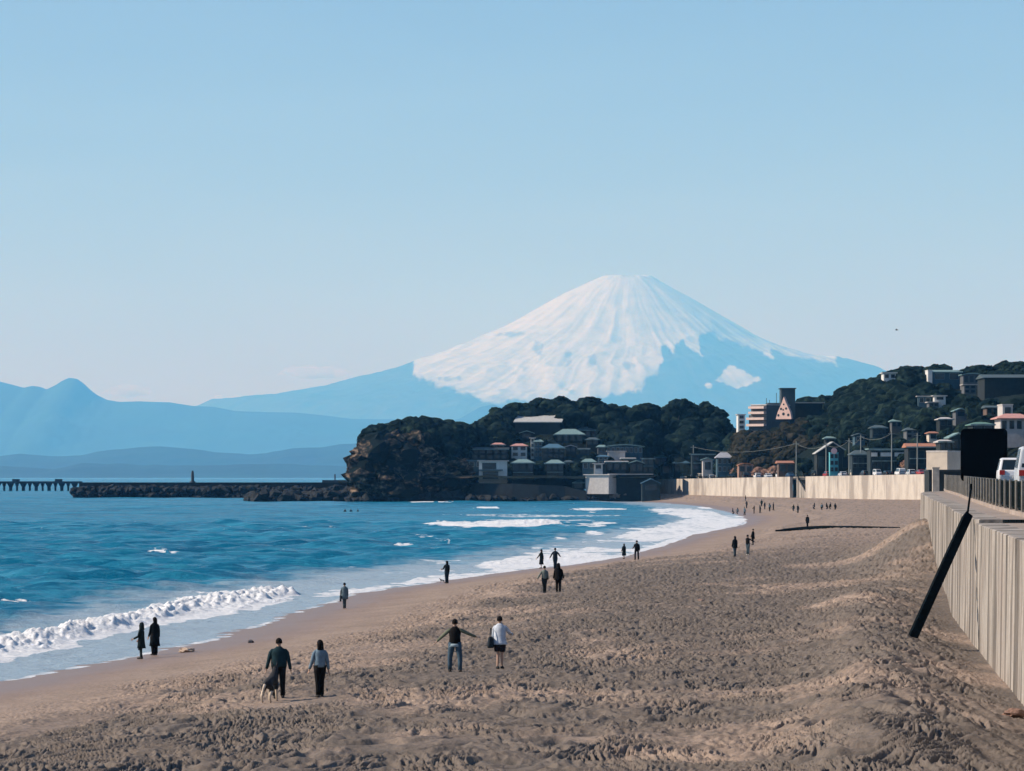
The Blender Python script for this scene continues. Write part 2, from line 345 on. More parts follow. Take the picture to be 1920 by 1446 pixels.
# ---- sea
def build_sea():
    rows = [55.0]
    while rows[-1] < 40000:
        d = rows[-1]; rows.append(d * (1.0033 if d < 600 else 1.007 if d < 2000 else 1.05))
    D = np.array(rows)
    ui = np.linspace(-.16, .11, 760); uo = np.array([.13, .17, .24, .4, .8])
    u = np.concatenate([-0.02 - uo[::-1], ui, uo]); u = np.unique(u)
    U, DD = np.meshgrid(u, D); X = U * DD; Y = DD
    s = (X - shore_x(Y)) * 0.93 + 1.0 * (fbm(X / 9 + 5, Y / 16, 3, 3) - 0.5)     # as in the sand
    off = -s
    rs = np.random.RandomState(5); z = np.zeros_like(X)
    gap = np.gradient(D)[:, None]
    for i in range(72):
        L = 1.3 * (22 / 1.3) ** (i / 71.0) * rs.uniform(.85, 1.15)
        a = rs.normal(R(262), .55); kx, ky = math.cos(a) * 6.283 / L, math.sin(a) * 6.283 / L
        A = 0.0185 * L ** 0.42 * (1.35 if L < 5 else 1) * rs.uniform(.5, 1.2)
        fade = np.clip(1.6 - 2.2 * gap / L, 0, 1) if L < 12 else np.clip(2.2 - 2 * gap / L, 0, 1)
        ph = kx * X + ky * Y + rs.uniform(0, 6.28) + 2.2 * fbm(X / (3 * L), Y / (3 * L), 120 + i % 7, 2)
        q = np.sin(ph); z += A * fade * (q + .28 * np.cos(2 * ph))
    z *= (0.65 + 0.9 * fbm(X / 40, Y / 60, 133, 2))
    calm = smooth(2, 24, off); z *= 0.12 + 0.88 * calm
    # swell lines
    sw = np.sin(Y / 7.5 + X / 60 + 3 * fbm(X / 60, Y / 50, 137, 2)); z += 0.16 * calm * np.maximum(sw, -.2) ** 1 * smooth(130, 220, Y) * (1 - smooth(1200, 3000, Y))
    # foam laid where waves break
    px = 960 + F * X / Y; py = HOR + F * EYE / Y
    foam = np.zeros_like(X); lift = np.zeros_like(X)
    nz = fbm(X / 1.6, Y / 3.2, 141, 4) - .5; nz2 = fbm(X / .55, Y / 1.3, 145, 3) - .5
    def band(tab, strength=1.0, soft=5.0, up=0.0, wob=14.0):
        nonlocal foam, lift
        t = np.array(tab, float)
        top = np.interp(px, t[:, 0], t[:, 1]); bot = np.interp(px, t[:, 0], t[:, 2])
        k = wob * (py - HOR) / 300
        e = smooth(0, 1, np.minimum(px - t[0, 0], t[-1, 0] - px) / min(60, max(6, (t[-1, 0] - t[0, 0]) * .25)) + nz * .8)
        mid_ = (top + bot) / 2; top = mid_ + (top - mid_) * e; bot = mid_ + (bot - mid_) * e
        top = top + nz * k * 1.6; bot = bot + nz * k
        inside = smooth(-soft * .5, soft, py - top) * smooth(-soft * .5, soft, bot - py) * smooth(.02, .3, e) * (px > t[0, 0]) * (px < t[-1, 0])
        if t[-1, 0] - t[0, 0] < 200: inside = inside * smooth(.30, .62, fbm(px / 9, py / 2.2, 147, 3) + .12)
        inside = inside * np.clip(.50 + .95 * fbm(px / 22, py / 3.2, 149, 4), 0, 1)
        foam = np.maximum(foam, inside * strength)
        if up:
            mid = (py - top) / np.maximum(bot - top, 1)
            prof = np.exp(-((mid - .35) / .30) ** 2)
            lift = np.maximum(lift, up * .62 * prof * (0.85 + .7 * nz + 1.0 * nz2 + 1.1 * (fbm(X / .28, Y / .7, 153, 2) - .5)) * smooth(0, 18, bot - top))
    band([(-700, 1330, 1390), (-300, 1250, 1300), (-120, 1228, 1262), (0, 1204, 1240), (70, 1188, 1232), (130, 1176, 1212), (200, 1162, 1196), (250, 1152, 1182), (300, 1142, 1172), (350, 1124, 1164), (400, 1116, 1158),
          (450, 1112, 1150), (490, 1106, 1142), (530, 1104, 1132), (560, 1110, 1126), (585, 1116, 1118)], 1.0, 4, 0.72)
    band([(560, 1112, 1122), (640, 1106, 1118), (700, 1100, 1108), (760, 1092, 1099), (790, 1080, 1096), (840, 1078, 1092), (900, 1074, 1086), (950, 1064, 1082), (1000, 1060, 1078)], .8, 4, .1)
    band([(860, 1062, 1066), (950, 1046, 1070), (1010, 1036, 1068), (1080, 1034, 1064), (1150, 1040, 1056), (1180, 1036, 1048), (1210, 1026, 1038), (1300, 994, 1010), (1400, 985, 1000)], .80, 5, .15)
    band([(1120, 1012, 1016), (1180, 996, 1014), (1220, 988, 1018), (1290, 972, 1006), (1350, 968, 998), (1420, 968, 992)], .66, 4, .06)
    band([(1180, 957, 959), (1230, 952, 962), (1280, 952, 972), (1330, 956, 978), (1380, 964, 980)], .60, 3, .06)
    band([(760, 984, 986), (820, 980, 988), (900, 980, 990), (960, 977, 991), (1020, 974, 991), (1050, 975, 990), (1075, 985, 988)], .97, 2.5, .55, 8)
    band([(880, 953, 955), (915, 950, 956), (935, 949, 956), (942, 952, 954)], .9, 1.5, .5, 5)
    band([(740, 940.5, 941.5), (790, 939.5, 943), (850, 939.5, 943), (890, 941, 942)], 1, 1.0, .4, 3)
    band([(262, 1036, 1039), (290, 1033, 1040), (320, 1034, 1042), (350, 1040, 1042)], .8, 2.5, .15, 6)
    band([(-100, 1122, 1128), (0, 1122, 1133), (70, 1124, 1134), (90, 1128, 1130)], .7, 3, .25, 8)
    band([(730, 1024, 1027), (745, 1020, 1026), (775, 1021, 1026), (785, 1024, 1025)], .8, 2, .3, 6)
    band([(820, 1016, 1019), (840, 1014, 1021), (850, 1017, 1019)], .6, 2, .3, 6)
    # loose foam trails
    lo = smooth(.60, .72, fbm(px / 90, py / 4.5, 151, 4)) * smooth(950, 975, py) * (1 - smooth(1075, 1110, py)) * .6
    lo2 = smooth(.52, .68, fbm(px / 70, py / 4, 157, 4)) * smooth(900, 1150, px) * smooth(940, 950, py) * .75
    foam = np.maximum(foam, np.maximum(lo, lo2) * (0.35 + .65 * smooth(300, 1100, px)))
    # the thin sheet of the swash
    edge = np.exp(-(off / .5) ** 2)
    wash = (1 - smooth(8, 17, off + 8 * nz)) * (off > -3)
    foam = np.maximum(foam, .55 * edge * (Y < 700))
    z = z * (1 - 0.5 * foam) + lift
    z = np.where(off < 3, np.minimum(z, .02 + .012 * np.maximum(off, 0)) , z)
    keep = (X < shore_x(Y) + 8) | (Y > 1150)
    keep &= ~((Y > 1150) & (Y < 4000) & (X > -20) & False)
    me = grid_mesh('sea', X, Y, z, keep, {'foam': foam, 'wash': wash})
    m, nt, bs = newmat('sea')
    f = attr(nt, 'foam'); w = attr(nt, 'wash')
    n1 = noise_node(nt, 1.0, 5, (.9, .45, 1)); n2 = noise_node(nt, .03, 4, (.5, 1.6, 1)); n3 = noise_node(nt, .22, 5, (.35, 1.0, 1))
    body = mixc(nt, ramp(nt, n2, [(.35, (0, 0, 0)), (.65, (1, 1, 1))]), SEA_A, SEA_B)
    body = mixc(nt, mathn(nt, 'MULTIPLY', ramp(nt, n3, [(.45, (0, 0, 0)), (.7, (1, 1, 1))]), .55), body, SEA_C)
    n4 = noise_node(nt, 1.3, 5, (.30, 1.0, 1)); body = mixc(nt, mathn(nt, 'MULTIPLY', ramp(nt, n4, [(.50, (0, 0, 0)), (.64, (1, 1, 1))]), .45), body, SEA_C)
    body = mixc(nt, mathn(nt, 'MULTIPLY', w, .88), body, WASH_C)
    k = mathn(nt, 'ADD', f, mathn(nt, 'MULTIPLY', mathn(nt, 'SUBTRACT', n1, .5), 1.1))
    k = ramp(nt, k, [(.36, (0, 0, 0)), (.62, (1, 1, 1))])
    k = mathn(nt, 'MULTIPLY', k, ramp(nt, f, [(0.02, (0, 0, 0)), (.2, (1, 1, 1))]))
    fc_ = ramp(nt, noise_node(nt, 2.2, 5, (.6, 1, 1)), [(.35, (.60, .66, .71)), (.6, (.84, .86, .87))])
    nt.links.new(mixc(nt, k, body, fc_), bs.inputs['Base Color'])
    nt.links.new(mathn(nt, 'ADD', mathn(nt, 'MULTIPLY', k, .6), .25), bs.inputs['Roughness']); bs.inputs['IOR'].default_value = 1.12
    nb = noise_node(nt, 1.6, 6, (.5, 1, 1), rough=.7); bump(nt, bs, nb, .9, .4)
    o = link('sea', me, m); tag(o, 'blue sea with small waves and white surf', 'sea', kind='structure')
build_sea()

# ---- sand
def build_sand():
    rows = [58.0]
    while rows[-1] < 1215:
        d = rows[-1]; rows.append(d * (1.0017 if d < 210 else 1.0030 if d < 420 else 1.006))
    D = np.array(rows)
    u = np.concatenate([np.linspace(-.6, -.155, 30)[:-1], np.linspace(-.155, .15, 820), np.linspace(.15, .5, 30)[1:]])
    U, Y = np.meshgrid(u, D); X = U * Y
    base = sand_z(X, Y)
    s = (X - shore_x(Y)) * 0.93; wd = lip_x(Y) - X
    tr = smooth(5.5, 9.5, s + 4 * (fbm(X / 5, Y / 11, 161, 3) - .5))
    path = smooth(.60, .68, fbm(X / 7.0, Y / 30, 165, 3)) ; path = path * (1 - smooth(12, 18, s)); tr = tr * (1 - .6 * path)
    tr = tr * (1 - 0.85 * np.exp(-(wd / 1.3) ** 2) * (Y < 200))
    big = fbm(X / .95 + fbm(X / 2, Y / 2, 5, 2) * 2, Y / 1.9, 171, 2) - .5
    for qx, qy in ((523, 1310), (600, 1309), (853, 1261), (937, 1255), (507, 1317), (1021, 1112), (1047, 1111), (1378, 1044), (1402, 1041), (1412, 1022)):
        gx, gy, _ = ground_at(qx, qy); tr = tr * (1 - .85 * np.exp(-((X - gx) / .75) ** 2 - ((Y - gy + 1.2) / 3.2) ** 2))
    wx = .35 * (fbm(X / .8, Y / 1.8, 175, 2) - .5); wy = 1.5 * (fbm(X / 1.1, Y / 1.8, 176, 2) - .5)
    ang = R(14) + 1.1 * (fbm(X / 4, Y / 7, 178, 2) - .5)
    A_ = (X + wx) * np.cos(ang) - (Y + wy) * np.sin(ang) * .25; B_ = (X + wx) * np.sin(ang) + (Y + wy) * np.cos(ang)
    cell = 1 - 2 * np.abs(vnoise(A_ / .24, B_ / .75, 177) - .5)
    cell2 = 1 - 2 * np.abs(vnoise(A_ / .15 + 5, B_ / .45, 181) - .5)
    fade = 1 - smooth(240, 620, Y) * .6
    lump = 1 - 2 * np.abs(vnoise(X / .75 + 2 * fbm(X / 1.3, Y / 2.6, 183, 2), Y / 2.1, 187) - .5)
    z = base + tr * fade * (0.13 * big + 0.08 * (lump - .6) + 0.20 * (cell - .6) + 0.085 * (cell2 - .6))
    scarp = smooth(372 + (X - 28) * .9, 371 + (X - 28) * .9, Y) * 0 + smooth(370 + (X - 28) * .9, 371.5 + (X - 28) * .9, Y) * (1 - smooth(372 + (X - 28) * .9, 400 + (X - 28) * .9, Y)) * smooth(25, 28.5, X)
    z += scarp * .15
    # wind-blown ripples on the slope of the pile beside the wall
    dune = smooth(8, 3, wd) * (Y < 260) * (wd > 0)
    rp = np.sin((X * 5.2 + Y * .62) + 7 * fbm(X / 2, Y / 5, 185, 2))
    z += dune * .055 * rp * smooth(.6, 1.6, wd)
    dark = smooth(.42, .66, fbm(X / 5.5 + 3.3, Y / 9.0, 191, 4) + .20 * smooth(7, 18, s) - .10 * np.exp(-((wd - 3) / 4) ** 2)) * smooth(7, 12, s) * (1 - smooth(230, 420, Y))  # dark trampled patches, partly painted shade for bands of footprints
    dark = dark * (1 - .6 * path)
    wet = 1 - smooth(1.2, 6.5, s + 2.5 * (fbm(X / 6, Y / 12, 195, 3) - .5))
    keep = (X > shore_x(Y) - 14) & (X < right_x(Y) + 0.9)
    me = grid_mesh('beach', X, Y, z, keep, {'dark': dark, 'wet': wet, 'hollow_shade': tr * np.clip(-(0.3 * big + .8 * (cell - .55) + .5 * (cell2 - .55)) * 2.6, 0, 1)})
    m, nt, bs = newmat('sand')
    n1 = noise_node(nt, 6, 6); n2 = noise_node(nt, .5, 4, (1, .5, 1)); n3 = noise_node(nt, 28, 4)
    c = ramp(nt, n2, [(.3, SAND_A), (.7, SAND_B)])
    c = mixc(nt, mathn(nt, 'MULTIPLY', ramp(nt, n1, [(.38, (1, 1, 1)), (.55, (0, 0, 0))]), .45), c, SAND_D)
    c = mixc(nt, mathn(nt, 'MULTIPLY', attr(nt, 'hollow_shade'), .8), c, SAND_D)  # shade of the footprint hollows put into the sand colour
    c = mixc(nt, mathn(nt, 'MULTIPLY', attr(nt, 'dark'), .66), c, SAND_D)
    c = mixc(nt, mathn(nt, 'MULTIPLY', attr(nt, 'wet'), .8), c, SAND_W)
    nt.links.new(c, bs.inputs['Base Color'])
    ro = mathn(nt, 'SUBTRACT', .95, mathn(nt, 'MULTIPLY', attr(nt, 'wet'), .5)); nt.links.new(ro, bs.inputs['Roughness']); bs.inputs['Specular IOR Level'].default_value = .25
    hb = mathn(nt, 'ADD', mathn(nt, 'MULTIPLY', n1, mathn(nt, 'SUBTRACT', 1.0, attr(nt, 'wet'))), mathn(nt, 'MULTIPLY', n3, .15)); bump(nt, bs, hb, .55, .09)
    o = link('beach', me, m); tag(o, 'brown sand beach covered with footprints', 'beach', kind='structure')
build_sand()
# the bed under everything out to the horizon
o = MB().box(-45000, 45000, 40, 70000, -9, -6).build('seabed', simple('seabed', (.02, .08, .1), .9)); tag(o, 'dark ground under the sea and the beach', 'ground', kind='structure')

# ---- sea walls
m_con, nt, bs = newmat('seawall_concrete')
tc = nt.nodes.new('ShaderNodeTexCoord')
st1 = noise_node(nt, 1.0, 3, (.3, .62, .05), rough=.6); st2 = noise_node(nt, 1.0, 3, (.8, 1.9, .22)); blot = noise_node(nt, .30, 6); wide = noise_node(nt, 1.0, 3, (.2, .16, .10)); fine = noise_node(nt, 5, 5)
c = ramp(nt, st1, [(.42, (.03, .029, .027)), (.465, (.09, .082, .075)), (.49, (.34, .315, .285)), (.54, (.47, .44, .40)), (.575, (.15, .135, .125)), (.60, (.30, .275, .25)), (.65, (.44, .41, .37))])
c = mixc(nt, .30, c, ramp(nt, st2, [(.38, (.10, .09, .08)), (.47, (.35, .325, .295)), (.62, (.48, .45, .405))]))
c = mixc(nt, mathn(nt, 'MULTIPLY', ramp(nt, blot, [(.48, (0, 0, 0)), (.66, (1, 1, 1))]), .45), c, (.26, .22, .195))
c = mixc(nt, ramp(nt, fine, [(.35, (.25, .25, .25)), (.6, (0, 0, 0))]), c, (.20, .18, .16))
nt.links.new(c, bs.inputs['Base Color']); bs.inputs['Roughness'].default_value = .92; bs.inputs['Specular IOR Level'].default_value = .2
bump(nt, bs, mathn(nt, 'ADD', st2, fine), .5, .05)
m_top = simple('ledge_concrete', (.30, .25, .215), .9, .2, .7, .2)
m_con2, nt, bs = newmat('far_seawall_concrete')
a1 = noise_node(nt, 1.0, 3, (.25, .12, .05)); a2 = noise_node(nt, .25, 6); a3 = noise_node(nt, 1.0, 3, (.9, .8, .08))
c = ramp(nt, a1, [(.38, (.30, .27, .24)), (.46, (.45, .415, .37)), (.56, (.52, .48, .425)), (.66, (.38, .345, .31))])
c = mixc(nt, ramp(nt, a3, [(.30, (.55, .55, .55)), (.40, (0, 0, 0))]), c, (.16, .14, .13)); c = mixc(nt, ramp(nt, a2, [(.5, (0, 0, 0)), (.7, (.5, .5, .5))]), c, (.30, .26, .23))
nt.links.new(c, bs.inputs['Base Color']); bs.inputs['Roughness'].default_value = .92; bs.inputs['Specular IOR Level'].default_value = .2
def strip_wall(name, label, pts, zb, thick, groove, mat, step=.25):
    """vertical wall along pts; pts (x, y, ztop); thickness goes to the right hand side"""
    pts = [np.array(p, float) for p in pts]; out = []
    for a, b in zip(pts[:-1], pts[1:]):
        L = np.hypot(*(b - a)[:2]); n = max(1, int(L / step)); t = (b - a)[:2] / L; nrm = np.array([t[1], -t[0]])
        for i in range(n): out.append((a + (b - a) * i / n, nrm))
    out.append((pts[-1], nrm)); rings = []
    rs = np.random.RandomState(9)
    for i, (p, nrm) in enumerate(out):
        g = groove * (rs.rand() ** 3) + (0.15 if groove and i % 12 == 0 else 0)
        q = p[:2] + nrm * (g + .0); r = p[:2] + nrm * thick
        q0 = p[:2] - nrm * .10
        rings.append([(q0[0], q0[1], zb), (q[0], q[1], p[2] - .34), (q[0] , q[1], p[2] - .02), (q[0] + nrm[0] * .04, q[1] + nrm[1] * .04, p[2]), (r[0], r[1], p[2]), (r[0], r[1], zb)])
    o = MB().loft(rings).build(name, mat)
    return tag(o, label, 'seawall')

pts = [(16.9, 132.0, lip_z(132))] + [(x, y, lip_z(y)) for y, x in LIP if 132 < y < 855] + [(100.2, 854, 8.2)]
strip_wall('seawall', 'long stained concrete seawall curving along the right edge of the beach', pts, -1, 1.0, .05, m_con)
near = [(x, y, lip_z(y) - .13) for y, x in LIP if y < 132] + [(16.9 - .02, 131.9, lip_z(132) - .13)]
strip_wall('seawall', 'nearest stretch of streaked concrete seawall, its top one step lower, at the right edge', near, -1, 1.0, .05, m_con)
# the wall on the far side of the bay, in two lengths either side of a stair
gx = .47
def on_far(t): return (FB[0] + (FA[0] - FB[0]) * t, FB[1] + (FA[1] - FB[1]) * t)
def far_z(t): return 8.3 - 1.5 * t
t1 = .440; t2 = .385
fw = [(*on_far(t), far_z(t)) for t in np.linspace(0, t2, 5)]
strip_wall('seawall', 'pale far seawall right of the stair, below the parked cars', fw[::-1], 0, .9, .02, m_con2, .8)
fw2 = [(*on_far(t), far_z(t)) for t in np.linspace(t1, 1, 5)]
strip_wall('seawall', 'pale far seawall left of the stair, reaching to the headland houses', fw2[::-1], 0, .9, .02, m_con2, .8)

m_fence = simple('weathered_fence', (.34, .32, .28), .8, .2, 4)
m_fdark = simple('fence_dark', (.006, .012, .014), .9, .2, 4, spec=.05)  # shade between the posts put into the near-black of slats and upstand
# ---- walkway, road and fence on top of the near wall
FN = np.array([(40, 10.6), (60, 12.4), (100, 16.0), (120, 17.9), (140.6, 19.8), (159.5, 21.5), (190, 24.6), (216, 27.2), (250, 30.9), (280, 34.0), (300, 36.0), (318, 38.0)])   # (distance, x)
def fence_x(D): return np.interp(D, FN[:, 0], FN[:, 1])
ys = np.concatenate([np.arange(40, 131.9, 4), [131.9]])
def sheet(name, ys, xa, xb, zf, mat, label, n=6):
    Y = np.repeat(ys[:, None], n + 1, 1); t = np.linspace(0, 1, n + 1)[None]
    X = xa(ys)[:, None] * (1 - t) + xb(ys)[:, None] * t; Zz = zf(X, Y)
    return tag(link(name, grid_mesh(name, X, Y, Zz), mat), label, name, kind='structure')
sheet('walkway', ys, lambda y: lip_x(y) + .95, lambda y: fence_x(y) + .25, lambda X, Y: lip_z(Y) - .13 - .004, m_top, 'concrete walkway on the lower near seawall')
sheet('walkway', np.arange(132, 330, 4.0), lambda y: lip_x(y) + .95, lambda y: np.maximum(fence_x(y) + .25, lip_x(y) + 1.3), lambda X, Y: lip_z(Y) - .004, m_top, 'concrete walkway on top of the curving seawall')
m_road = simple('asphalt', (.045, .048, .052), .85, .2, 2.0, .2)
sheet('road', np.arange(40, 700, 6.0), lambda y: np.where(y < 318, fence_x(y) + .25, lip_x(y) + 3.0), lambda y: np.where(y < 318, fence_x(y) + 9.5, lip_x(y) + 12.0), lambda X, Y: lip_z(Y) + .75 + 0 * X, m_road, 'grey coast road behind the fence')
kb = MB()
for a, b in zip(FN[:-1], FN[1:]):
    za, zb = lip_z(a[0]) , lip_z(b[0])
    kb.prism([(a[1] - .02, a[0], za - .15), (a[1] + .24, a[0], za - .15), (a[1] + .24, a[0], za + .17), (a[1] - .02, a[0], za + .17)],
             [(b[1] - .02, b[0] - .01, zb - .15), (b[1] + .24, b[0] - .01, zb - .15), (b[1] + .24, b[0] - .01, zb + .17), (b[1] - .02, b[0] - .01, zb + .17)])
tag(kb.build('kerb', m_top), 'concrete kerb under the fence', 'kerb', kind='structure')
us = MB()
for a, b in zip(FN[:-1], FN[1:]):
    za, zb = lip_z(a[0]), lip_z(b[0])
    us.prism([(a[1] + .245, a[0], za - .15), (a[1] + .40, a[0], za - .15), (a[1] + .40, a[0], za + .80), (a[1] + .245, a[0], za + .80)],
             [(b[1] + .245, b[0] - .01, zb - .15), (b[1] + .40, b[0] - .01, zb - .15), (b[1] + .40, b[0] - .01, zb + .80), (b[1] + .245, b[0] - .01, zb + .80)])
tag(us.build('upstand', m_fdark), 'low wall in painted shade holding the road behind the railing', 'wall')
fence = thing('fence', 'long railing of upright slats on the kerb above the seawall, curving away', 'fence', (19.8, 140.6, 6.3))
def fpt(D, z): return Vector((fence_x(D) + .10 - 19.8, D - 140.6, lip_z(D) + .17 + z - 6.3))
def along(D0, D1, step):
    D = D0; 
    while D < D1:
        yield D
        x0, x1 = fence_x(D), fence_x(D + .5); D += step * .5 / math.hypot(.5, x1 - x0)
rail = MB()
for D in np.arange(96, 317, 3.0):
    for z0, z1, w in ((.10, .15, .02), (1.13, 1.19, .03)):
        a, b = fpt(D, 0), fpt(min(D + 3, 318), 0)
        rail.prism([(a.x - w, a.y, a.z + z0), (a.x + w, a.y, a.z + z0), (a.x + w, a.y, a.z + z1), (a.x - w, a.y, a.z + z1)],
                   [(b.x - w, b.y - .002, b.z + z0), (b.x + w, b.y - .002, b.z + z0), (b.x + w, b.y - .002, b.z + z1), (b.x - w, b.y - .002, b.z + z1)])
rail.build('rail', m_fdark, fence)
far_pk = MB(); cnt = 0; pm = None
for D in along(120, 317, .24):
    p = fpt(D, .15); t = (fpt(D + .5, .15) - p).normalized(); n_ = Vector((t.y, -t.x, 0))
    w = .045; h = .98; th = .022
    q = [p + t * w + n_ * th, p - t * w + n_ * th, p - t * w - n_ * th, p + t * w - n_ * th]
    if D > 136 and cnt < 100:
        cnt += 1
        o = MB().prism(q, [v + Vector((0, 0, h)) for v in q]).build('picket', m_fdark, fence)
    else: far_pk.prism(q, [v + Vector((0, 0, h)) for v in q])
o = far_pk.build('picket', m_fdark, fence); o['kind'] = 'stuff'
for i, D in enumerate(along(121, 317, 4.9)):
    if i > 48: break
    p = fpt(D, 0); MB().box(p.x - .10, p.x + .02, p.y - .05, p.y + .05, p.z - .02, p.z + 1.24).build('post', m_fence, fence)
# end pillar
o = MB().box(38.35, 38.95, 329.6, 330.1, 6.2, 8.50).box(38.3, 39.0, 329.55, 330.15, 8.50, 8.62).build('pillar', simple('pillar', (.50, .45, .38), .85, .2, 2))
tag(o, 'pale upright concrete pillar where the railing ends', 'pillar')

# ---- black board
bd = thing('board', 'large blank black board with rounded corners standing behind the railing', 'board', (30.15, 231, lip_z(231) + .75))
a, b = -1.48, 1.48; z0, z1 = 0.30, 3.68; r = .28
def rr(x0, x1, z0, z1, r, y):
    out = []
    for cx, cz, s in ((x1 - r, z1 - r, 0), (x0 + r, z1 - r, 90), (x0 + r, z0 + r, 180), (x1 - r, z0 + r, 270)):
        out += [(cx + r * math.cos(R(s + k)), y, cz + r * math.sin(R(s + k))) for k in (0, 22.5, 45, 67.5, 90)]
    return out
m_black = simple('black_panel', (.0025, .003, .004), .9, .1, 2, spec=.02)
MB().prism(rr(a, b, z0, z1, r, -.15), rr(a, b, z0, z1, r, .15)).build('panel', m_black, bd)
for x in (-.9, .9): MB().tube((x, .25, 0), (x, .25, 3.6), .09, n=10).build('post', simple('dark_steel', (.02, .028, .032), .5, .2, 5), bd)
for z in (1.4, 3.2): MB().box(-1.2, 1.2, .15, .19, z, z + .12).build('bracket', _mc['dark_steel'], bd)

# ---- leaning beam against the wall
gx, gD, gz = ground_at(1698, 1197)
o = thing('steel_beam', 'dark square beam leaning from the sand up against the lip of the seawall', 'beam', (gx, gD, gz))
p0 = Vector((0, 0, -.5)); p1 = Vector((16.75 - gx, 133.0 - gD, 6.32 - gz)); d = (p1 - p0).normalized()
u = d.cross(Vector((0, 1, 0))).normalized(); w = d.cross(u)
def quad(c, k): return [c + u * k + w * k, c - u * k + w * k, c - u * k - w * k, c + u * k - w * k]
m_beam = simple('beam_steel', (.004, .007, .009), .95, .3, 3, .3, spec=.02)
MB().prism(quad(p0, .15), quad(p1, .15)).build('beam', m_beam, o)
q1 = p1 + d * .10; MB().prism(quad(p1, .152), quad(q1, .10)).build('end_cap', m_beam, o)
MB().tube(q1 - d * .15, q1 + Vector((.17, .3, 1.15)), .04).build('rod', m_beam, o)

# ---- vehicles
m_glass = simple('car_glass', (.012, .022, .03), .15, .1, 1)
m_tyre = simple('tyre', (.012, .012, .013), .9, .1, 5); m_rim = simple('rim', (.35, .36, .37), .35, .1, 5, metallic=.8)
m_red = simple('tail_lamp', (.35, .012, .012), .3, .1, 5); m_plate = simple('plate', (.6, .6, .56), .6, .05, 5)
PROF = {
 'hatchback': ([(-1.95, .35), (-2.02, .75), (-1.98, .98), (-1.72, 1.02), (-1.45, 1.55), (-1.2, 1.63), (.35, 1.60), (1.05, 1.08), (1.75, .92), (2.0, .70), (2.02, .35)], 1.70),
 'minivan': ([(-2.30, .38), (-2.36, .85), (-2.32, 1.15), (-2.18, 1.85), (-1.9, 1.98), (.7, 1.95), (1.5, 1.25), (2.15, 1.05), (2.38, .75), (2.38, .38)], 1.78),
 'saloon': ([(-2.25, .35), (-2.32, .75), (-2.2, .98), (-1.6, 1.04), (-1.05, 1.42), (-.7, 1.47), (.25, 1.45), (.95, 1.04), (1.9, .90), (2.25, .66), (2.27, .35)], 1.72),
 'kei_van': ([(-1.65, .35), (-1.70, .8), (-1.68, 1.2), (-1.60, 1.8), (-1.4, 1.88), (.9, 1.86), (1.3, 1.25), (1.6, 1.0), (1.7, .7), (1.7, .35)], 1.48)}
def car(kind, paint, loc, rz, label, group=None):
    prof, W = PROF[kind]; prof = [(x, z) for x, z in prof]
    o = thing('parked_car' if group else 'car', label, 'car', loc, rz, group)
    zt = max(z for _, z in prof); belt = 1.0 if kind in ('saloon', 'hatchback') else 1.12
    def wid(z): return W / 2 * (1 - .03 * max(0, .6 - z) / .3 - .17 * max(0, z - belt) / max(zt - belt, .1))
    rings = []
    for s in (-1, -.94, .94, 1):
        k = .97 if abs(s) == 1 else 1.0
        rings.append([(x * (k if abs(x) > 1 else 1), s * wid(z) , z if abs(s) < 1 or z < zt - .02 else z - .04) for x, z in prof])
    b = MB().loft(rings).build('body', paint, o, bevel=.03)
    x_r = [p for p in prof if p[0] < 0 and p[1] >= belt - .12][-0:]   # glass
    top = zt - .10; lo = belt + .03
    def xat(z, rear):
        pts = [p for p in prof if (p[0] < -.9 if rear else p[0] > 0)]
        pts = sorted(pts, key=lambda p: p[1]); return float(np.interp(z, [p[1] for p in pts], [p[0] for p in pts]))
    xr0, xr1, xf0, xf1 = xat(lo, True), xat(top, True), xat(lo, False), xat(top, False)
    for s in (-1, 1):
        a_ = [(xr0 + .22, s * (wid(lo) + .006), lo), (xf0 - .22, s * (wid(lo) + .006), lo), (xf1 - .12, s * (wid(top) + .006), top), (xr1 + .2, s * (wid(top) + .006), top)]
        b_ = [(x, y - s * .03, z) for x, y, z in a_]
        MB().prism(a_, b_).build('side_window', m_glass, o)
    for rear in (True, False):
        e = -.012 if rear else .012; q0, q1 = (xr0, xr1) if rear else (xf0, xf1)
        a_ = [(q0 + e, -wid(lo) + .14, lo), (q0 + e, wid(lo) - .14, lo), (q1 + e, wid(top) - .12, top), (q1 + e, -wid(top) + .12, top)]
        b_ = [(x - e * 3, y, z) for x, y, z in a_]
        MB().prism(a_, b_).build('rear_window' if rear else 'windscreen', m_glass, o)
    xb = min(p[0] for p in prof)
    for s in (-1, 1):
        y0, y1 = sorted((s * (W / 2 - .05), s * (W / 2 - .30)))
        MB().box(xb - .03, xb + .12, y0, y1, .80, 1.03).build('tail_light', m_red, o)
        for x in (xb * .63, -xb * .63):
            wh = MB().tube((x, s * (W / 2 - .21), .31), (x, s * (W / 2 + .01), .31), .31, n=20).build('wheel', m_tyre, o)
            MB().tube((x, s * (W / 2 + .0), .31), (x, s * (W / 2 + .022), .31), .19, n=12).build('rim', m_rim, wh)
    MB().box(xb - .035, xb + .02, -.16, .16, .62, .72).build('number_plate', m_plate, o)
    return o
def paintm(name, c): return simple('paint_' + name, c, .28, .03, 1)
zr = lambda D: float(lip_z(D)) + .75
car('hatchback', paintm('white', (.72, .74, .76)), (24.75, 178, zr(178) + .02), R(84), 'white hatchback with a red tail lamp, right of the black board behind the railing')
car('minivan', paintm('silver', (.52, .56, .60)), (21.38, 147, zr(147) + .02), R(84), 'pale tall minivan cut off by the right edge, nearest car behind the railing')

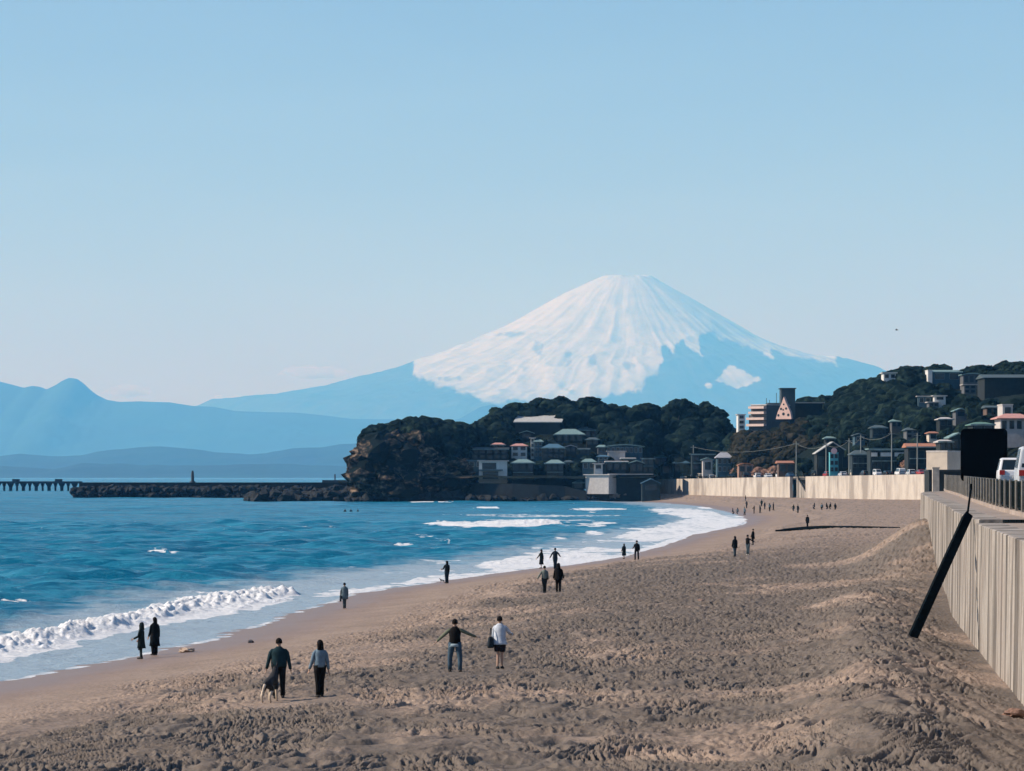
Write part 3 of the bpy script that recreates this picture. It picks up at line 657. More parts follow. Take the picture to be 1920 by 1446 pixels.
# ---- land behind the walls, with the wooded hills
H1 = np.array([(560, 930), (640, 925), (664, 912), (669, 880), (674, 850), (684, 828), (700, 818), (740, 806), (790, 797), (820, 796), (850, 806), (885, 812), (905, 801), (935, 782), (965, 768), (1000, 762), (1040, 754), (1090, 755), (1120, 760), (1145, 772), (1200, 772), (1240, 767), (1290, 760), (1320, 767), (1345, 775), (1356, 800), (1378, 825), (1400, 880), (1420, 893), (3000, 893)], float)
H2 = np.array([(1000, 893), (1366, 893), (1376, 860), (1384, 833), (1400, 816), (1430, 804), (1470, 799), (1500, 797), (1528, 808), (1550, 830), (1575, 893), (3000, 893)], float)
H3 = np.array([(1000, 893), (1380, 893), (1400, 830), (1440, 800), (1490, 782), (1520, 767), (1570, 758), (1600, 742), (1630, 727), (1660, 718), (1700, 710), (1740, 706), (1800, 712), (1850, 712), (1900, 702), (1960, 697), (2100, 702), (2400, 730), (3000, 760)], float)
H1[:, 1] = np.where(H1[:, 1] < 840, H1[:, 1] + 19, H1[:, 1]); H3[:, 1] += 9
def land_z(X, D):
    px = 960 + F * X / D
    base = np.interp(D, [300, 850, 1200, 1700], [6.55, 7.4, 6.6, 6.6])
    base = np.where((px < 1236) & (D > 1060), 1.6, base)
    c1 = Z(np.interp(px, H1[:, 0], H1[:, 1]), 1195.); d0 = np.interp(px, [660, 880, 900, 1205, 1240, 1380], [1110, 1118, 1112, 1122, 1150, 1160]); wd = np.interp(px, [660, 860, 900, 1000, 1200, 1380], [16, 22, 55, 85, 70, 45])
    n = 4.0 * (fbm(X / 9, D / 9, 201, 4) - .5)
    t = np.clip((D + n * 1.6 - d0) / wd, 0, 1); ramp1 = np.where(px < 880, t ** .55, t ** .9)
    h1 = base + (c1 - base) * ramp1 * (1 - smooth(1235, 1340, D))
    h1 = np.where(px > 640, h1, -3)
    t2 = np.clip((D - 1088) / 26, 0, 1) ** .5 * (1 - smooth(1150, 1200, D)); h2 = base + (Z(np.interp(px, H2[:, 0], H2[:, 1]), 1112.) - base) * t2
    e0 = np.interp(px, [1380, 1500, 1600, 1760, 1900, 2400], [1120, 1030, 960, 880, 660, 500])
    t3 = np.clip((D - e0) / (1190 - e0), 0, 1) ** .85 * (1 - smooth(1200, 1500, D) * .8); h3 = base + (Z(np.interp(px, H3[:, 0], H3[:, 1]), 1180.) - base) * t3
    z = np.maximum.reduce([h1, h2, h3])
    z = z + .5 * n * np.clip((z - base) / 10, 0, 1)
    for x0, x1, y0, y1, d in BOX:        # level ground for each house
        if y1 > 882: continue
        k = smooth(x0 - 5, x0 - 1, px) * (1 - smooth(x1 + 1, x1 + 5, px)) * smooth(d - 34, d - 26, D) * (1 - smooth(d + 9, d + 16, D))
        z = z * (1 - k) + np.minimum(z, EYE + (HOR - y1 - 1) * np.minimum(D, d) / F) * k
    return z
BOX = []        # what the houses cover, so that no tree stands in front
def wall_D(px):      # distance of the far wall in a given column
    t = np.linspace(0, 1, 200); x = FB[0] + (FA[0] - FB[0]) * t; y = FB[1] + (FA[1] - FB[1]) * t
    return float(np.interp(px, (960 + F * x / y)[::-1], y[::-1]))
def behind_wall(px, D): return max(D, wall_D(px) + 17) if 1236 < px < 1756 and D < 1150 else D
def build_land():
    X, Y = np.meshgrid(np.concatenate([np.arange(-75, 240, 1.4), np.arange(240, 900, 14.)]), np.concatenate([np.arange(318, 980, 5.), np.arange(980, 1240, 1.5), np.arange(1240, 1900, 8.)]))
    z = land_z(X, Y); px = 960 + F * X / Y
    lim = np.where(Y < 855, lip_x(Y) + 2.6, np.where(Y < 1180, np.interp(Y, [855, 1180], [100.4, 48.5]) + .8, -58))
    keep = (X > lim) | ((Y > 1108) & (px > 664) & (px < 1236))
    cliff = smooth(1145, 1125, Y) * (1 - smooth(840, 900, px)) 
    me = grid_mesh('land', X, Y, z, keep, {'rock': cliff})
    m, nt, bs = newmat('land')
    n1 = noise_node(nt, .16, 6, dist=.6); n2 = noise_node(nt, .5, 5, (1, 1, 2.2))
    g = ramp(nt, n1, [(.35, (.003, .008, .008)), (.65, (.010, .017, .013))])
    rk = ramp(nt, n2, [(.36, (.010, .012, .012)), (.5, (.06, .048, .035)), (.66, (.26, .19, .135))])
    k = mathn(nt, 'MULTIPLY', attr(nt, 'rock'), ramp(nt, n1, [(.40, (0, 0, 0)), (.52, (1, 1, 1))]))
    nt.links.new(mixc(nt, k, g, rk), bs.inputs['Base Color']); bs.inputs['Roughness'].default_value = .95; bs.inputs['Specular IOR Level'].default_value = .1
    bump(nt, bs, n2, 1.0, 1.5)
    tag(link('land', me, m), 'land of the headland and the hills behind the seawall', 'terrain', kind='structure')

# ---- cliff rocks and reefs
def rocks(name, label, cat, boxes, seed, mat, kind=None):
    rs = np.random.RandomState(seed); bmm = bmesh.new()
    for (px0, px1, D, y0, y1, n, s0, s1) in boxes:
        for i in range(n):
            px = rs.uniform(px0, px1); t = (px - px0) / (px1 - px0); d = D + rs.uniform(-1, 1) * 5
            zz = rs.uniform(min(Z(y0, D), Z(y1, D)), max(Z(y0, D), Z(y1, D))); s = rs.uniform(s0, s1)
            M = Matrix.Translation(((px - 960) / F * d, d, zz)) @ Matrix.Rotation(rs.uniform(0, 6), 4, 'Z') @ Matrix.Diagonal((s * rs.uniform(.8, 1.7), s, s * rs.uniform(.5, .9), 1))
            r = bmesh.ops.create_icosphere(bmm, subdivisions=2, radius=1, matrix=M)
            for v in r['verts']:
                q = v.co; v.co += Vector((vnoise(q.y * 1.1, q.z * 1.1, seed) - .5, vnoise(q.x * 1.1, q.z, seed + 1) - .5, vnoise(q.x, q.y * 1.2, seed + 2) - .5)) * s * .9
    me = bpy.data.meshes.new(name); bmm.to_mesh(me); bmm.free()
    o = link(name, me, mat); return tag(o, label, cat, kind=kind)
m_rock_d = simple('reef_rock', (.004, .008, .011), .9, .5, .8, .4)
m_rock_b, nt, bs = newmat('cliff_rock'); n1 = noise_node(nt, .45, 6, (1, 1, 1.6)); n2 = noise_node(nt, .11, 4)
c = ramp(nt, n1, [(.40, (.006, .009, .010)), (.52, (.055, .045, .034)), (.68, (.30, .22, .155))])
c = mixc(nt, ramp(nt, n2, [(.48, (0, 0, 0)), (.56, (1, 1, 1))]), (.003, .008, .009), c); nt.links.new(c, bs.inputs['Base Color']); bs.inputs['Roughness'].default_value = .95; bs.inputs['Specular IOR Level'].default_value = .1
m_rock_l = simple('pale_rock', (.26, .21, .17), .9, .25, .5, .3)
rocks('reef', 'dark low reef at the foot of the headland cliff', 'reef', [(470, 900, 1126, 938, 931, 300, 1.2, 2.8), (660, 900, 1117, 938, 930, 160, 1.2, 2.6), (880, 1130, 1112, 938, 934, 130, .8, 1.8), (880, 1050, 1118, 934, 930, 60, .8, 1.6)], 31, m_rock_d, 'stuff')
rocks('cliff', 'brown eroded cliff at the seaward end of the headland', 'cliff', [(670, 700, 1119, 925, 850, 50, 1.6, 3.2), (680, 770, 1116, 925, 835, 95, 1.8, 4.0), (760, 880, 1121, 925, 870, 70, 2.0, 4.2), (690, 800, 1122, 860, 820, 50, 1.8, 3.6)], 33, m_rock_b, 'stuff')
rocks('rock_slab', 'pale flat rock slabs on the shore below the headland houses', 'rocks', [(1010, 1180, 1118, 932, 928.5, 80, .9, 2.0), (665, 705, 1116, 929, 926, 8, .7, 1.4)], 35, m_rock_l, 'stuff')

# ---- breakwater, jetty, beacon
bw = thing('breakwater', 'long dark breakwater reaching from the headland cliff out to the jetty', 'breakwater', (-105, 1300, 0))
MB().box(-50.5, 52, -1.2, 1.6, -1, 5.55).box(-50.5, 52, -1.6, -1.2, -1, 3.8).build('wall', simple('breakwater_concrete', (.002, .010, .016), .9, .35, .3, .3), bw)
o = rocks('boulder_mound', None, None, [(140, 700, 1295, 935.5, 915, 800, .8, 1.5)], 37, simple('mound_rock', (.001, .006, .011), .9, .5, .6, .3)); o.parent = bw; o.location = (105, -1300, 0); o['kind'] = 'stuff'
bc = thing('beacon', 'thin dark beacon post standing on the breakwater', 'beacon', (P(361, 1300), 1300, 5.5))
MB().tube((0, 0, 0), (0, 0, 3.6), .62, .5, 12).build('tower', simple('beacon', (.035, .05, .065), .8, .1, 2), bc); MB().tube((0, 0, 3.6), (0, 0, 4.3), .42, .3, 12).build('lamp_housing', _mc['beacon'], bc); MB().tube((0, 0, 0), (0, 0, .5), 1.1, 1.0, 12).build('base', _mc['beacon'], bc)
bc = thing('marker_post', 'short post on a low hut near the headland end of the breakwater', 'post', (P(628, 1296), 1296, 5.5))
MB().box(-4.5, 4, -1, 1, 0, .9).build('hut', _mc['beacon'], bc); MB().tube((0, 0, .9), (0, 0, 3), .25).build('post', _mc['beacon'], bc)
jt = thing('jetty', 'dark jetty on slanted piles beyond the left end of the breakwater', 'jetty', (-255, 1900, 0))
m_jet = simple('jetty_concrete', (.006, .02, .032), .9, .2, .3)
MB().box(-40, 29, -2.5, 2.5, 4.0, 5.1).build('deck', m_jet, jt)
for i, px in enumerate(range(-40, 160, 12)):
    x = P(px, 1900) + 255; w = 1.5 if i % 2 else .8
    MB().loft([[(x - w * .45, -1.2, -1), (x + w * .45, -1.2, -1), (x + w * .45, 1.2, -1), (x - w * .45, 1.2, -1)], [(x - w * .5, -1.3, 2.2), (x + w * .5, -1.3, 2.2), (x + w * .5, 1.3, 2.2), (x - w * .5, 1.3, 2.2)], [(x - w * 1.1, -2, 4.0), (x + w * 1.1, -2, 4.0), (x + w * 1.1, 2, 4.0), (x - w * 1.1, 2, 4.0)]]).build('pile', m_jet, jt)
for i, px in enumerate((30, 110)):
    x = P(px, 1900) + 255; MB().box(x - 1.8, x + 1.8, -1.5, 1.5, 5.1, 6.3).build('shelter', m_jet, jt)

# ---- houses
def W_(n, c, v=.12): return simple('wall_' + n, c, .85, v, .8)
def R_(n, c): return simple('roof_' + n, c, .7, .15, 1.2, .2)
m_win = simple('window_glass', (.010, .022, .034), .2, .3, .3)
m_frame = simple('window_frame', (.05, .075, .08), .6, .3, 1)
m_fascia = simple('fascia', (.16, .24, .25), .7, .5, .6)
m_framew = simple('window_frame_white', (.34, .38, .38), .6, .1, 1)
def house(px0, px1, ye, yb, D, depth, label, wall, roof, kind='hip', rise=6, wins=(3, 2), over=.5, name='house', turn=0.0, cat='house', shape=None):
    """px0..px1 wide, eaves at row ye, base at row yb, rise of the roof in rows"""
    if yb > 850 and name != 'apartment_block' and px1 < 1757: D = behind_wall((px0 + px1) / 2, D) + (12 if depth > 8 and px0 > 1262 and yb > 870 else 0)
    x0, x1 = P(px0, D), P(px1, D); zb, ze = Z(yb, D), Z(ye, D); k = D / F; r = rise * k
    cx = (x0 + x1) / 2; w = (x1 - x0) / 2; h = ze - zb
    BOX.append((px0, px1, ye - rise, yb, D))
    o = thing(name, label, cat, (cx, D, zb), turn)
    MB().box(-w, w, 0, depth, -3.0, h).build('wall', wall, o)
    a, e = w + over, over
    if kind == 'flat': MB().box(-a, a, -e, depth + e, h, h + max(r, .25)).build('roof', roof, o)
    elif kind == 'hip':
        q = min(depth / 2, w * .75)
        MB().add([(-a, -e, h), (a, -e, h), (a, depth + e, h), (-a, depth + e, h), (-a + q + .01, depth / 2, h + r), (a - q - .01, depth / 2, h + r), (-a, -e, h - .18), (a, -e, h - .18), (a, depth + e, h - .18), (-a, depth + e, h - .18)],
                 [(0, 1, 5, 4), (1, 2, 5), (2, 3, 4, 5), (3, 0, 4), (6, 7, 1, 0), (7, 8, 2, 1), (8, 9, 3, 2), (9, 6, 0, 3), (6, 9, 8, 7)]).build('roof', roof, o)
    elif kind == 'gable':       # ridge runs away from the sea, gable faces the camera
        MB().prism([(-a, -e, h), (0, -e, h + r), (a, -e, h), (a, -e, h - .2), (0, -e, h + r - .3), (-a, -e, h - .2)][::-1], [(-a, depth + e, h), (0, depth + e, h + r), (a, depth + e, h), (a, depth + e, h - .2), (0, depth + e, h + r - .3), (-a, depth + e, h - .2)][::-1]).build('roof', roof, o)
        MB().prism([(-w, .02, h - .01), (w, .02, h - .01), (0, .02, h + r - .32)], [(-w, depth - .02, h - .01), (w, depth - .02, h - .01), (0, depth - .02, h + r - .32)]).build('gable', wall, o)
    elif kind == 'side':        # ridge parallel to the shore
        MB().prism([(-a, -e, h), (-a, depth / 2, h + r), (-a, depth + e, h), (-a, depth + e, h - .15), (-a, -e, h - .15)], [(a, -e, h), (a, depth / 2, h + r), (a, depth + e, h), (a, depth + e, h - .15), (a, -e, h - .15)]).build('roof', roof, o)
    elif kind == 'shed':
        MB().prism([(-a, -e, h), (-a * .78, depth + e, h + r), (-a * .78, depth + e, h + r - .3), (-a, -e, h - .3)], [(a, -e, h), (a * 1.0 + 1.5, depth + e, h + r), (a + 1.5, depth + e, h + r - .3), (a, -e, h - .3)]).build('roof', roof, o)
    elif kind == 'vault':
        n = 10; A = [(-a + 2 * a * i / n, -e, h + r * math.sin(math.pi * (.12 + .76 * i / n)) - r * .35) for i in range(n + 1)]
        B = A + [(x, y, z - .3) for x, y, z in A[::-1]]
        MB().prism(B, [(x, depth + e, z) for x, y, z in B]).build('roof', roof, o)
    if wall in (dk, dt) and kind in ('hip', 'side', 'flat', 'vault') and wins[0]:
        MB().box(-w - over * .9, w + over * .9, -over - .12, -over - .02, h - .22, h + .10).build('fascia', m_fascia, o)
        if h > 4.5: MB().box(-w * .9, w * .9, -.9, -.06, h * .5 - .12, h * .5 + .12).build('balcony', m_fascia, o)
    nx, nz = wins
    for j in range(nz):
        for i in range(nx):
            cx_ = -w + (i + .5) * 2 * w / nx; ww = 2 * w / nx * .30; zc = h * (j + .55) / nz; hh = h / nz * .27
            f = MB().box(cx_ - ww - .08, cx_ + ww + .08, -.05, .02, zc - hh - .08, zc + hh + .08).build('window', m_framew if wall in (wh, rl, bl) else m_frame, o)
            MB().box(cx_ - ww, cx_ + ww, -.08, -.02, zc - hh, zc + hh).build('pane', m_win, f)
    return o
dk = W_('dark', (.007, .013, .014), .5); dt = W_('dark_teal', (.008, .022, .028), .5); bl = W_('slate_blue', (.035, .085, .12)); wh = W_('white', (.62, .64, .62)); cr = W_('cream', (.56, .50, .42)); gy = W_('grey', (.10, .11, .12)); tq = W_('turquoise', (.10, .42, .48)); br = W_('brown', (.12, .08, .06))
rs_ = R_('slate', (.06, .09, .10)); rb = R_('blue', (.05, .13, .20)); rp = R_('pink', (.50, .26, .22)); rg = R_('pale_grey', (.42, .43, .41)); ro = R_('orange', (.38, .17, .10)); rt = R_('teal_grey', (.16, .26, .26)); rd = R_('dark', (.025, .035, .04)); rl = R_('light', (.50, .48, .46))
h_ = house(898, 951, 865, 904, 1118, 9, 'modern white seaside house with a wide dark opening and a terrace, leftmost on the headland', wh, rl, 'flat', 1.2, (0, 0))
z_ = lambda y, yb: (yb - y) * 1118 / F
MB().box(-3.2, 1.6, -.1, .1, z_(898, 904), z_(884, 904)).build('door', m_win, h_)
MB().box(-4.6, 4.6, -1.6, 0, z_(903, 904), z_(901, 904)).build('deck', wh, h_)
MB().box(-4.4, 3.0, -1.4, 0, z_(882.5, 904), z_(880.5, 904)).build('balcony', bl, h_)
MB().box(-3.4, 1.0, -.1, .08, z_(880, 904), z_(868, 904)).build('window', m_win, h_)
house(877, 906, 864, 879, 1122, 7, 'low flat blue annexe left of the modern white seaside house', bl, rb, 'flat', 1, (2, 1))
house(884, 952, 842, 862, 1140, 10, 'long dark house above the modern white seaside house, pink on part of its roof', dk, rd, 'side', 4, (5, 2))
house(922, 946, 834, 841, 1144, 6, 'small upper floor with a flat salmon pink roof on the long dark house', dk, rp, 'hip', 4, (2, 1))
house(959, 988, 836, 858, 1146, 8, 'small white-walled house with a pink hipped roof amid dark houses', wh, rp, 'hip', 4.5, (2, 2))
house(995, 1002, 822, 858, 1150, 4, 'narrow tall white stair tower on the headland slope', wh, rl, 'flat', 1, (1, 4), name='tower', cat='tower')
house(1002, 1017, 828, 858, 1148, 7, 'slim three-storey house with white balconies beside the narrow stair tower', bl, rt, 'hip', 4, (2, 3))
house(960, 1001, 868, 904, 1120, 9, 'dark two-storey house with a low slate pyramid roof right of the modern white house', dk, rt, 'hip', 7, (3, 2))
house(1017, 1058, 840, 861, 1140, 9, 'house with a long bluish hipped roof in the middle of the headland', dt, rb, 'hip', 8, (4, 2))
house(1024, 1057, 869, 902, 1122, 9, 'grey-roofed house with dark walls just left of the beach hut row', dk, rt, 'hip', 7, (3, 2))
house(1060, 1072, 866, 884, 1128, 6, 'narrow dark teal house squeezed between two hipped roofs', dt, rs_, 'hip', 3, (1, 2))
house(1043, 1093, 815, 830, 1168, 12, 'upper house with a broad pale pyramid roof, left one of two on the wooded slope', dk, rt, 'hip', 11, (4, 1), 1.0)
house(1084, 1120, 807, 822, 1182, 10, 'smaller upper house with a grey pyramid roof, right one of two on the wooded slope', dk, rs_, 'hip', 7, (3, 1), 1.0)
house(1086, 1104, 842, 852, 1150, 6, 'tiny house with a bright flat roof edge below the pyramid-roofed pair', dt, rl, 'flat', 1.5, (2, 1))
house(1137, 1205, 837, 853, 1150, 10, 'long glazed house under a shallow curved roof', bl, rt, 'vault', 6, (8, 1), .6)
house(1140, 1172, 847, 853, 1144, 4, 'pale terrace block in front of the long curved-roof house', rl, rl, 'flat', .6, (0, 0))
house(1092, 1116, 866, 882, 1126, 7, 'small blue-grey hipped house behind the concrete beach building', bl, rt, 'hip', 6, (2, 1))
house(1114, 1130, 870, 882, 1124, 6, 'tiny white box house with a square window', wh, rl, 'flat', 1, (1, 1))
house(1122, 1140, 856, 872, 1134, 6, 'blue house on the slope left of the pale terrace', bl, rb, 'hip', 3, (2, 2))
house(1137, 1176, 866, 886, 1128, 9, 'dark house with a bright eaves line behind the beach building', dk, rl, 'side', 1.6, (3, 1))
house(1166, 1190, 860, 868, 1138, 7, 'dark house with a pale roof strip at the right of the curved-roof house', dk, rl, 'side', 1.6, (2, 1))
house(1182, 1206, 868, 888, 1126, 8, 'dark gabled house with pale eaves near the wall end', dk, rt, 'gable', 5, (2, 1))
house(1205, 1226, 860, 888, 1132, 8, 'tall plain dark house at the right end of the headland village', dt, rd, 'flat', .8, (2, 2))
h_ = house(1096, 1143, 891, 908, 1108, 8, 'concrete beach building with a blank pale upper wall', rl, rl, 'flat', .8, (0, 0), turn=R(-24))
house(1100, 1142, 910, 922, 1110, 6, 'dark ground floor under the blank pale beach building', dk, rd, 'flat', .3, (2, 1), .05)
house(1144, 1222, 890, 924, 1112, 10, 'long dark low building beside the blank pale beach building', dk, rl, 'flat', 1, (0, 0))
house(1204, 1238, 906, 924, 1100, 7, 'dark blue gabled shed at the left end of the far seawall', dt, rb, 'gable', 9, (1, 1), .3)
house(1074, 1096, 905, 918, 1112, 5, 'small dark boat shed with a rounded roof on the shore', dt, rb, 'vault', 6, (1, 1), .2)
house(966, 1050, 791, 806, 1176, 16, 'hilltop building with a large slanting pale grey roof', dk, rg, 'shed', 19, (0, 0), .6)
for a in [(1060, 1080, 838, 850, 1150, 6, 'small house with a lilac roof right of the long bluish-roofed house', dt, R_('lilac', (.30, .32, .36)), 'gable', 4, (2, 1)),
          (1121, 1136, 838, 850, 1150, 6, 'small grey-fronted house left of the long curved-roof house', gy, rt, 'hip', 4, (1, 1)), (1226, 1250, 858, 874, 1140, 7, 'dark house with a green roof above the left end of the far wall', dk, R_('green', (.10, .20, .16)), 'hip', 5, (2, 1)),
          (1100, 1122, 824, 836, 1160, 7, 'dark house with pale eaves just under the smaller pyramid roof', dk, rs_, 'hip', 4, (2, 1)), (975, 1000, 812, 824, 1165, 7, 'dark cottage between the slanting grey roof and the pink-roofed house', dk, rt, 'gable', 5, (1, 1)),
          (1636, 1662, 802, 820, 1000, 8, 'grey-roofed house low on the wooded slope above the teal building', dt, rs_, 'hip', 5, (3, 1)), (1672, 1690, 790, 803, 1010, 7, 'small grey house halfway up the slope left of the villas', gy, rt, 'hip', 4, (2, 1)),
          (1603, 1622, 816, 830, 1010, 7, 'small blue house on the slope above the house with the curved sign', bl, rs_, 'gable', 4, (1, 1)), (1700, 1722, 806, 822, 900, 8, 'grey house with a slate roof above the orange-tiled roof', gy, rs_, 'hip', 5, (2, 2)),
          (1762, 1786, 786, 802, 880, 8, 'dark house with a light roof in the slope right of the villas', dk, rl, 'hip', 4, (2, 1)), (1792, 1812, 770, 784, 900, 7, 'grey cottage high in the trees left of the green-roofed house', gy, rt, 'gable', 5, (1, 1)),
          (1850, 1872, 764, 778, 900, 7, 'brown-walled house in the trees left of the pink tiled roof', br, rs_, 'side', 4, (2, 1)), (1742, 1758, 812, 826, 860, 6, 'tiny cream house just above the small bright-roofed house', cr, ro, 'hip', 3, (1, 1)), (1548, 1566, 822, 832, 1040, 6, 'small dark house up behind the gabled restaurant', dk, rt, 'hip', 4, (2, 1))]:
    if a[0] > 1500:
        Ds = np.arange(860, 1190, 3.0); zz = land_z(P((a[0] + a[1]) / 2, Ds), Ds); i = int(np.argmin(abs(zz + 1.5 - (EYE + (HOR - a[3]) / F * Ds)))); a = a[:4] + (float(Ds[i]),) + a[5:]
    house(*a)
rt_ = MB(); pts_ = [(876, 1116, 906), (905, 1110, 906), (960, 1108, 907), (1010, 1107, 909), (1060, 1107, 912), (1100, 1106, 922)]
rings = []
for px, D, y in pts_: x = P(px, D); rings.append([(x, D, -1), (x, D + .3, Z(y, D)), (x, D + 1.2, Z(y, D)), (x, D + 1.2, -1)])
tag(rt_.loft(rings).build('retaining_wall', W_('retaining', (.006, .012, .016), .6)), 'dark retaining wall under the headland houses above the reef', 'wall')
# the apartment block and its neighbours
h_ = house(1404, 1441, 760, 806, 1140, 12, 'pink-white apartment block with stacked balconies on the brown mound', gy, rl, 'flat', .8, (0, 0), .1, name='apartment_block', cat='apartments', turn=R(-42))
k = 1140 / F
m_balc = simple('balcony_white', (.60, .47, .43), .8, .08, 1)
for j, (dx, yy) in enumerate(((0, 762), (0, 772), (-5, 783), (-5, 795))):
    b = MB().box(-3.1 + dx * k, 3.1, -1.4, 0, (806 - yy - 4.5) * k, (806 - yy) * k).build('balcony', m_balc, h_)
MB().box(-3.1 - 5 * k, -3.0, 0, 8, -3, (806 - 778) * k).build('wing', gy, h_)
for i, (dx, hh) in enumerate(((1, 1.8), (5, 3.4), (2.2, 1.2))): MB().tube((dx - 1, 4, (806 - 757) * k), (dx - 1, 4, (806 - 757) * k + hh), .07).build('aerial', m_beam, h_)
house(1441, 1462, 757, 806, 1146, 12, 'plain grey wing of flats between the balconies and the pink gable', gy, rd, 'flat', .8, (2, 4), .05, name='apartment_block', cat='apartments')
house(1384, 1397, 778, 806, 1142, 9, 'narrow white building at the left foot of the balcony block', wh, rl, 'flat', 1, (1, 3), .3)
house(1465, 1491, 729, 790, 1150, 8, 'dark square water tower above the pink triangular facade', W_('tower', (.035, .06, .075)), rd, 'flat', 1, (0, 0), .35, name='tower', cat='tower')
fc = thing('facade', 'pink and white triangular facade with round holes below the dark tower', 'facade', (P(1469, 1130), 1130, Z(786, 1130)), R(-38))
tri = [(-2.9, 0, 0), (3.0, 0, 0), (2.5, 0, 2.2), (.9, 0, 5.2), (.1, 0, 7.0), (-.6, 0, 5.2), (-2.2, 0, 2.2)]
MB().prism(tri, [(x, 1, z) for x, y, z in tri]).build('wall', simple('pink_wall', (.60, .42, .37), .8, .12, .8), fc)
for x, z, r in ((-1.9, 1.2, .42), (1.8, 1.3, .45), (0, 1.6, .5), (-.9, 3.2, .4), (1.0, 3.3, .4), (.1, 4.6, .3), (-.1, 2.9, .28)): MB().tube((x, -.06, z), (x, .1, z), r, n=10).build('opening', m_win, fc)
house(1491, 1545, 756, 775, 1160, 9, 'long low dark roofline on the ridge right of the dark tower', dk, rd, 'side', 2, (0, 0))
# right hill
house(1657, 1680, 700, 712, 1170, 8, 'small white house peeping over the top of the wooded hill', wh, wh, 'flat', 1, (2, 1))
h_ = house(1740, 1748, 695, 712, 1160, 8, 'bright white end block of the glazed hilltop house', wh, wh, 'flat', 1, (0, 0), .1)
house(1748, 1803, 697, 716, 1162, 10, 'blue-framed hilltop house with long dark windows', bl, rt, 'shed', 5, (2, 1), .4)
house(1806, 1838, 702, 722, 1150, 8, 'grey hilltop house with arched openings beside the glazed one', gy, rt, 'vault', 4, (3, 1))
house(1808, 1830, 722, 738, 1120, 7, 'stepped grey house below the arched hilltop house', gy, rl, 'flat', 1, (2, 2))
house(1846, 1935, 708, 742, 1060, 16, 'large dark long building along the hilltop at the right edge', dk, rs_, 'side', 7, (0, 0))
house(1722, 1746, 744, 758, 1060, 7, 'blue-white villa half hidden in the wooded slope', bl, rl, 'flat', 1.2, (2, 1))
house(1752, 1773, 743, 752, 1056, 6, 'white wall of a villa on the middle of the wooded slope', wh, rl, 'flat', 1.2, (1, 1))
house(1742, 1760, 755, 764, 1050, 6, 'small pale villa a little below the white slope villa', gy, rl, 'flat', 1, (2, 1))
house(1880, 1899, 760, 782, 760, 8, 'pale stair head above the pink tiled roof at the right edge', rl, rl, 'flat', 1, (1, 1), .1, name='tower', cat='tower')
house(1876, 1932, 784, 812, 740, 9, 'house with a pink tiled hipped roof and pale walls at the right edge', rl, rp, 'hip', 9, (4, 1), .8)
house(1824, 1862, 796, 812, 720, 8, 'house with a dull green roof just above the black board', dk, R_('green', (.10, .20, .16)), 'hip', 5, (2, 1))
house(1784, 1812, 820, 846, 700, 8, 'house with a pale gable left of the black board', dt, rt, 'gable', 9, (2, 1))
house(1763, 1784, 828, 850, 690, 7, 'small house with a bright grey roof left of the gabled one', dk, rl, 'hip', 4, (2, 1))
house(1742, 1806, 884, 902, 520, 6, 'low dark storehouse below the blank cream wall', dk, rd, 'flat', .6, (0, 0), .1)
h_ = house(1735, 1778, 848, 880, 560, 7, 'house with a big blank cream wall lit by the sun', cr, rl, 'flat', .8, (0, 0), .05, turn=R(-32))
house(1779, 1806, 850, 884, 575, 7, 'red-trimmed shopfront house right of the blank cream wall', dk, ro, 'flat', 4, (2, 1))
house(1703, 1752, 838, 882, 640, 9, 'dark house under a long orange tiled roof', dk, ro, 'side', 7, (3, 1), .6)
house(1632, 1702, 843, 886, 840, 9, 'teal two-storey building with a row of white signs, behind the parked cars', dt, rt, 'flat', 2, (6, 2))
for i, (dx, w) in enumerate(((-3.4, 1.2), (-1.2, 1.8), (2.6, 1.2))):
    o_ = MB().box(dx - w, dx + w, -.2, -.1, 4.1, 5.1).build('signboard', wh, bpy.data.objects[-1] if False else C.objects[[o.name for o in C.objects if o.get('label', '').startswith('teal two-storey')][0]])
house(1532, 1592, 850, 888, 880, 9, 'dark restaurant under a large grey sweeping gable roof', dk, rg, 'gable', 22, (4, 1), .5)
h_ = house(1556, 1572, 850, 887, 872, 3, 'turquoise painted entrance panels of the gabled restaurant', tq, tq, 'flat', .4, (2, 3), .05, name='kiosk', cat='entrance')
MB().tube((0, -.1, 5.9), (0, .1, 5.9), .8, n=14).build('round_sign', simple('pink_sign', (.65, .45, .48), .7, .05, 2), h_)
house(1598, 1628, 852, 886, 900, 8, 'dark house with a pale curved sign between restaurant and teal building', dt, rs_, 'hip', 8, (3, 1))
house(1345, 1372, 858, 888, 960, 8, 'grey house with a wavy pale roof at the left of the brown mound', bl, R_('lilac', (.30, .32, .36)), 'hip', 10, (3, 2))
house(1298, 1340, 852, 885, 1010, 9, 'dark green-framed building behind the far wall near the headland', dt, rs_, 'flat', 1, (3, 2))
house(1318, 1336, 862, 888, 985, 6, 'small white-walled house in front of the green-framed building', rl, rt, 'gable', 4, (1, 1))
house(1264, 1292, 868, 889, 1060, 7, 'low dark blue house at the left end behind the far wall', dt, rb, 'hip', 5, (2, 1))
house(1240, 1262, 872, 892, 1100, 7, 'small dark house tucked at the corner of the far wall', dk, rs_, 'gable', 6, (1, 1))
house(1460, 1490, 868, 889, 930, 7, 'low hut with a brown roof below the brown mound', br, ro, 'side', 4, (2, 1))
house(1385, 1412, 872, 888, 950, 6, 'tan low building at the foot of the brown mound', W_('tan', (.36, .22, .16)), ro, 'vault', 6, (2, 1), .2)

build_land()

